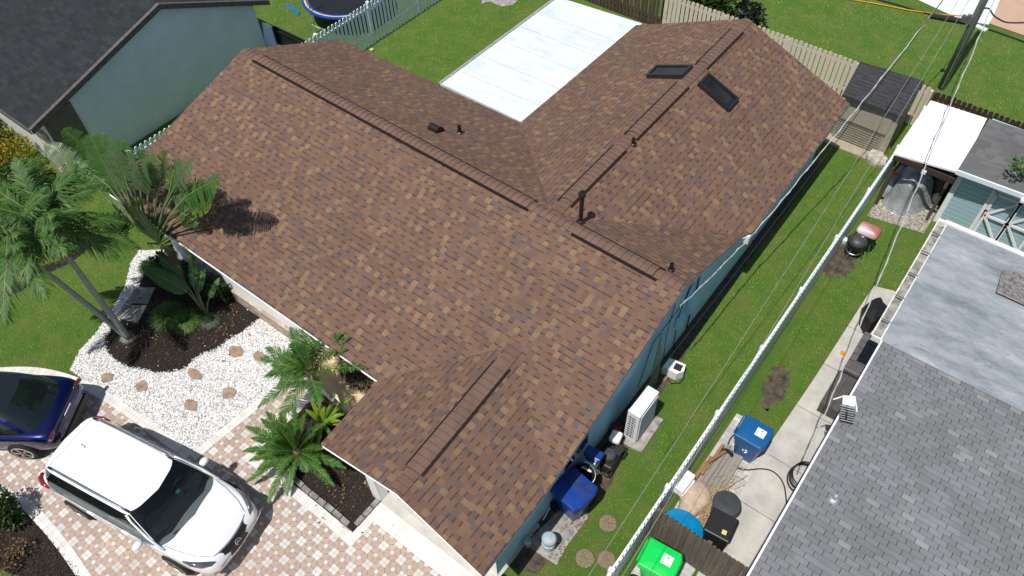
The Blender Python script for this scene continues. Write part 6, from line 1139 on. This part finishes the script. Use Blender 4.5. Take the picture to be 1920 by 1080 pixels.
for k in range(7):
    y0 = 760+4.4*k; z_ = 3.33-.05*k
    mb.tube([at(1576-.2*k, y0, z_), at(1588, y0+3, z_), at(1601-.2*k, y0+6, z_)], .009, 5); mb2.tube([at(1576-.2*k, y0+2, z_-.03), at(1601-.2*k, y0+8, z_-.03)], .012, 5)
mb2.tube([at(1589, 760, 3.33), at(1586, 785, 3.1)], .02, 6); mb.build('white_elements', M['galv'], an); mb2.build('dark_elements', M['black'], an)
# ================================================================== left back yard
p_ = [Vector(at(565, 0, .9)), Vector(at(620, 35, .9)), Vector(at(668, 31, .9))]
def circ(a, b, c):
    ax, ay, bx, by_, cx, cy = a.x, a.y, b.x, b.y, c.x, c.y; d_ = 2*(ax*(by_-cy)+bx*(cy-ay)+cx*(ay-by_)); ux = ((ax*ax+ay*ay)*(by_-cy)+(bx*bx+by_*by_)*(cy-ay)+(cx*cx+cy*cy)*(ay-by_))/d_; uy = ((ax*ax+ay*ay)*(cx-bx)+(bx*bx+by_*by_)*(ax-cx)+(cx*cx+cy*cy)*(bx-ax))/d_; return Vector((ux, uy, 0)), math.hypot(ax-ux, ay-uy)
ct, rt_ = circ(*p_); rt_ = min(rt_, 2.2); ct = Vector((-4.0, 7.45, 0)) if rt_ >= 2.2 or ct.x+rt_ > -1.7 else ct; rt_ = min(rt_, -1.75-ct.x)
tr = top('trampoline', 'round black trampoline with a blue and yellow rim at the top left', 'trampoline', ct)
mb = MB(); mb.lathe(ct+Vector((0, 0, .88)), [(rt_*.86, 0), (.01, -.03)], 48, cap0=False, cap1=False); mb.build('mat', M['black'], tr)
bmt = mat('royal_blue_vinyl', (.01, .045, .30), .4); mb = MB(); mb.lathe(ct+Vector((0, 0, .9)), [(rt_, -.05), (rt_, .0), (rt_*.94, .02), (rt_*.84, .005)], 48, cap0=False, cap1=False); rm = mb.build('rim_pad', bmt, tr)
mb = MB(); mb.lathe(ct+Vector((0, 0, .9)), [(rt_*.945, .024), (rt_*.905, .020)], 48, cap0=False, cap1=False); mb.build('yellow_stripe', mat('yellow_vinyl', (.70, .58, .16), .5), rm)
for k in range(6): a = k*math.pi/3+.4; mb = MB(); mb.tube([ct+Vector((rt_*.98*math.cos(a), rt_*.98*math.sin(a), 0)), ct+Vector((rt_*.98*math.cos(a), rt_*.98*math.sin(a), 1.0 if k % 2 else 2.4))], .025, 6); mb.build('leg', M['galv'], tr)
mb = MB(); mb.tube([at(536, 9, .03), at(561, 28, .03)], .035, 6); mb.tube([at(541, 8, .03), at(562, 24, .03)], .035, 6); tag(mb.build('foam_tube', mat('blue_foam', (.01, .16, .42), .6), None, origin=at(548, 18)), 'blue foam tubes lying on the grass beside the trampoline', 'foam tube')
pa = Vector(at(481, 33, 1.0)); pbk = Vector(at(577, 79, 1.0)); fence('panel_fence', 'low black panel fence between the charcoal-roofed house and the white picket fence', (-4.3, pa.y), (min(pbk.x, -1.9), pbk.y), 1.0, M['black'], .2, .0, .03, 0, 2.5, topcut=False, posth=.0)
q = W([(499, 48), (520, 56), (542, 70), (546, 92), (508, 95)]); mb = MB(); rows = []
cq = np.mean(np.array(q), 0); sm = np.array(smooth_path(q+q[:1], 4)[:-1]); rg = np.random.default_rng(2)
for s, z in ((1.0, .1), (1.02, .2), (.92, .27), (.5, .30), (.02, .29)): rows.append([(cq[0]+(p[0]-cq[0])*s, cq[1]+(p[1]-cq[1])*s-.12, z+(rg.uniform(-.03, .03) if s < 1 else 0)) for p in sm])
fl = top('pool_float', 'white and teal inflatable propped beside the blue-grey wall of the left house', 'inflatable', (cq[0], cq[1]-.12, 0)); mb.grid(rows, close=True); mb.build('cover', M['white'], fl, smooth=True)
mb = MB(); rows = [[(cq[0]+(p[0]-cq[0])*s, cq[1]+(p[1]-cq[1])*s-.12, z) for p in sm] for s, z in ((1.0, .0), (1.14, .05), (1.15, .16), (1.0, .22))]; mb.grid(rows, close=True); mb.build('tube', mat('teal_vinyl', (.0, .26, .28), .3), fl, smooth=True)
mb = MB(); mb.tube([at(*p, .03) for p in ((585, 46), (597, 52), (607, 55))], .012, 5); tag(mb.build('white_rope', M['vinyl'], None, origin=at(597, 52)), 'short white rope on the grass by the trampoline', 'rope')
mb = MB(); c = at(697, 93, .05); mb.lathe(c, [(.07, -.04), (.08, .02), (.02, .05)], 10); tag(mb.build('ball', mat('cream', (.6, .5, .3), .6), None, origin=c), 'small cream ball at the corner of the back lawn', 'ball')

bush('undergrowth', 'dark leafy undergrowth at the foot of the fan-shaped palm', at(322, 520, .3), (.55, .35, 1.0), 900, M['hedge'], .15, 51)
bush('undergrowth', 'dark leafy undergrowth against the front wall right of the fan-shaped palm', at(395, 530, .3), (.8, .3, .8), 700, M['hedge'], .12, 52)
# ================================================================== small extras
rl = random.Random(44)
# debris and leaves on the lawn by the wall, in the beds
def litter(name, label, spots, n, m, spread, size=.05):
    mb = MB()
    for i in range(n):
        c = rl.choice(spots); x_ = c[0]+rl.gauss(0, spread); y_ = c[1]+rl.gauss(0, spread); a = rl.uniform(0, 6.28); s = size*rl.uniform(.4, 1.2); z = c[2]+rl.uniform(.005, .03); d_ = Vector((math.cos(a), math.sin(a), rl.uniform(-.3, .3)))*s; w_ = Vector((-d_.y, d_.x, 0))*.35
        mb.mesh([(x_, y_, z), Vector((x_, y_, z))+d_*.5+w_, Vector((x_, y_, z))+d_, Vector((x_, y_, z))+d_*.5-w_], [(0, 1, 2, 3)])
    tag(mb.build(name, m), label, 'leaf litter', None, 'stuff')
litter('leaf_litter', 'scattered dry leaves and bits on the soil along the blue wall', [(14.95, -3.6, .01), (15.0, -2.9, .01), (15.1, -4.4, .02), (14.9, -1.0, .01), (14.8, .2, .01), (15.15, -5.2, .02)], 420, M['deadleaf'], .16, .06)
litter('leaf_litter', 'dry leaves fallen in the mulch bed under the palms', [(3.5, -5.4, .05), (2.6, -6.6, .05), (4.2, -5.6, .05), (9.0, -6.5, .05), (10.2, -7.2, .05)], 260, M['deadleaf'], .4, .07)
litter('leaf_litter', 'small bits of leaf scattered over the patterned driveway', [(8, -8.4, .022), (5.4, -9.2, .022), (10.5, -9, .022), (7.2, -11.5, .022), (4.5, -10.8, .022), (12.5, -8, .022)], 110, M['deadleaf'], .7, .035)
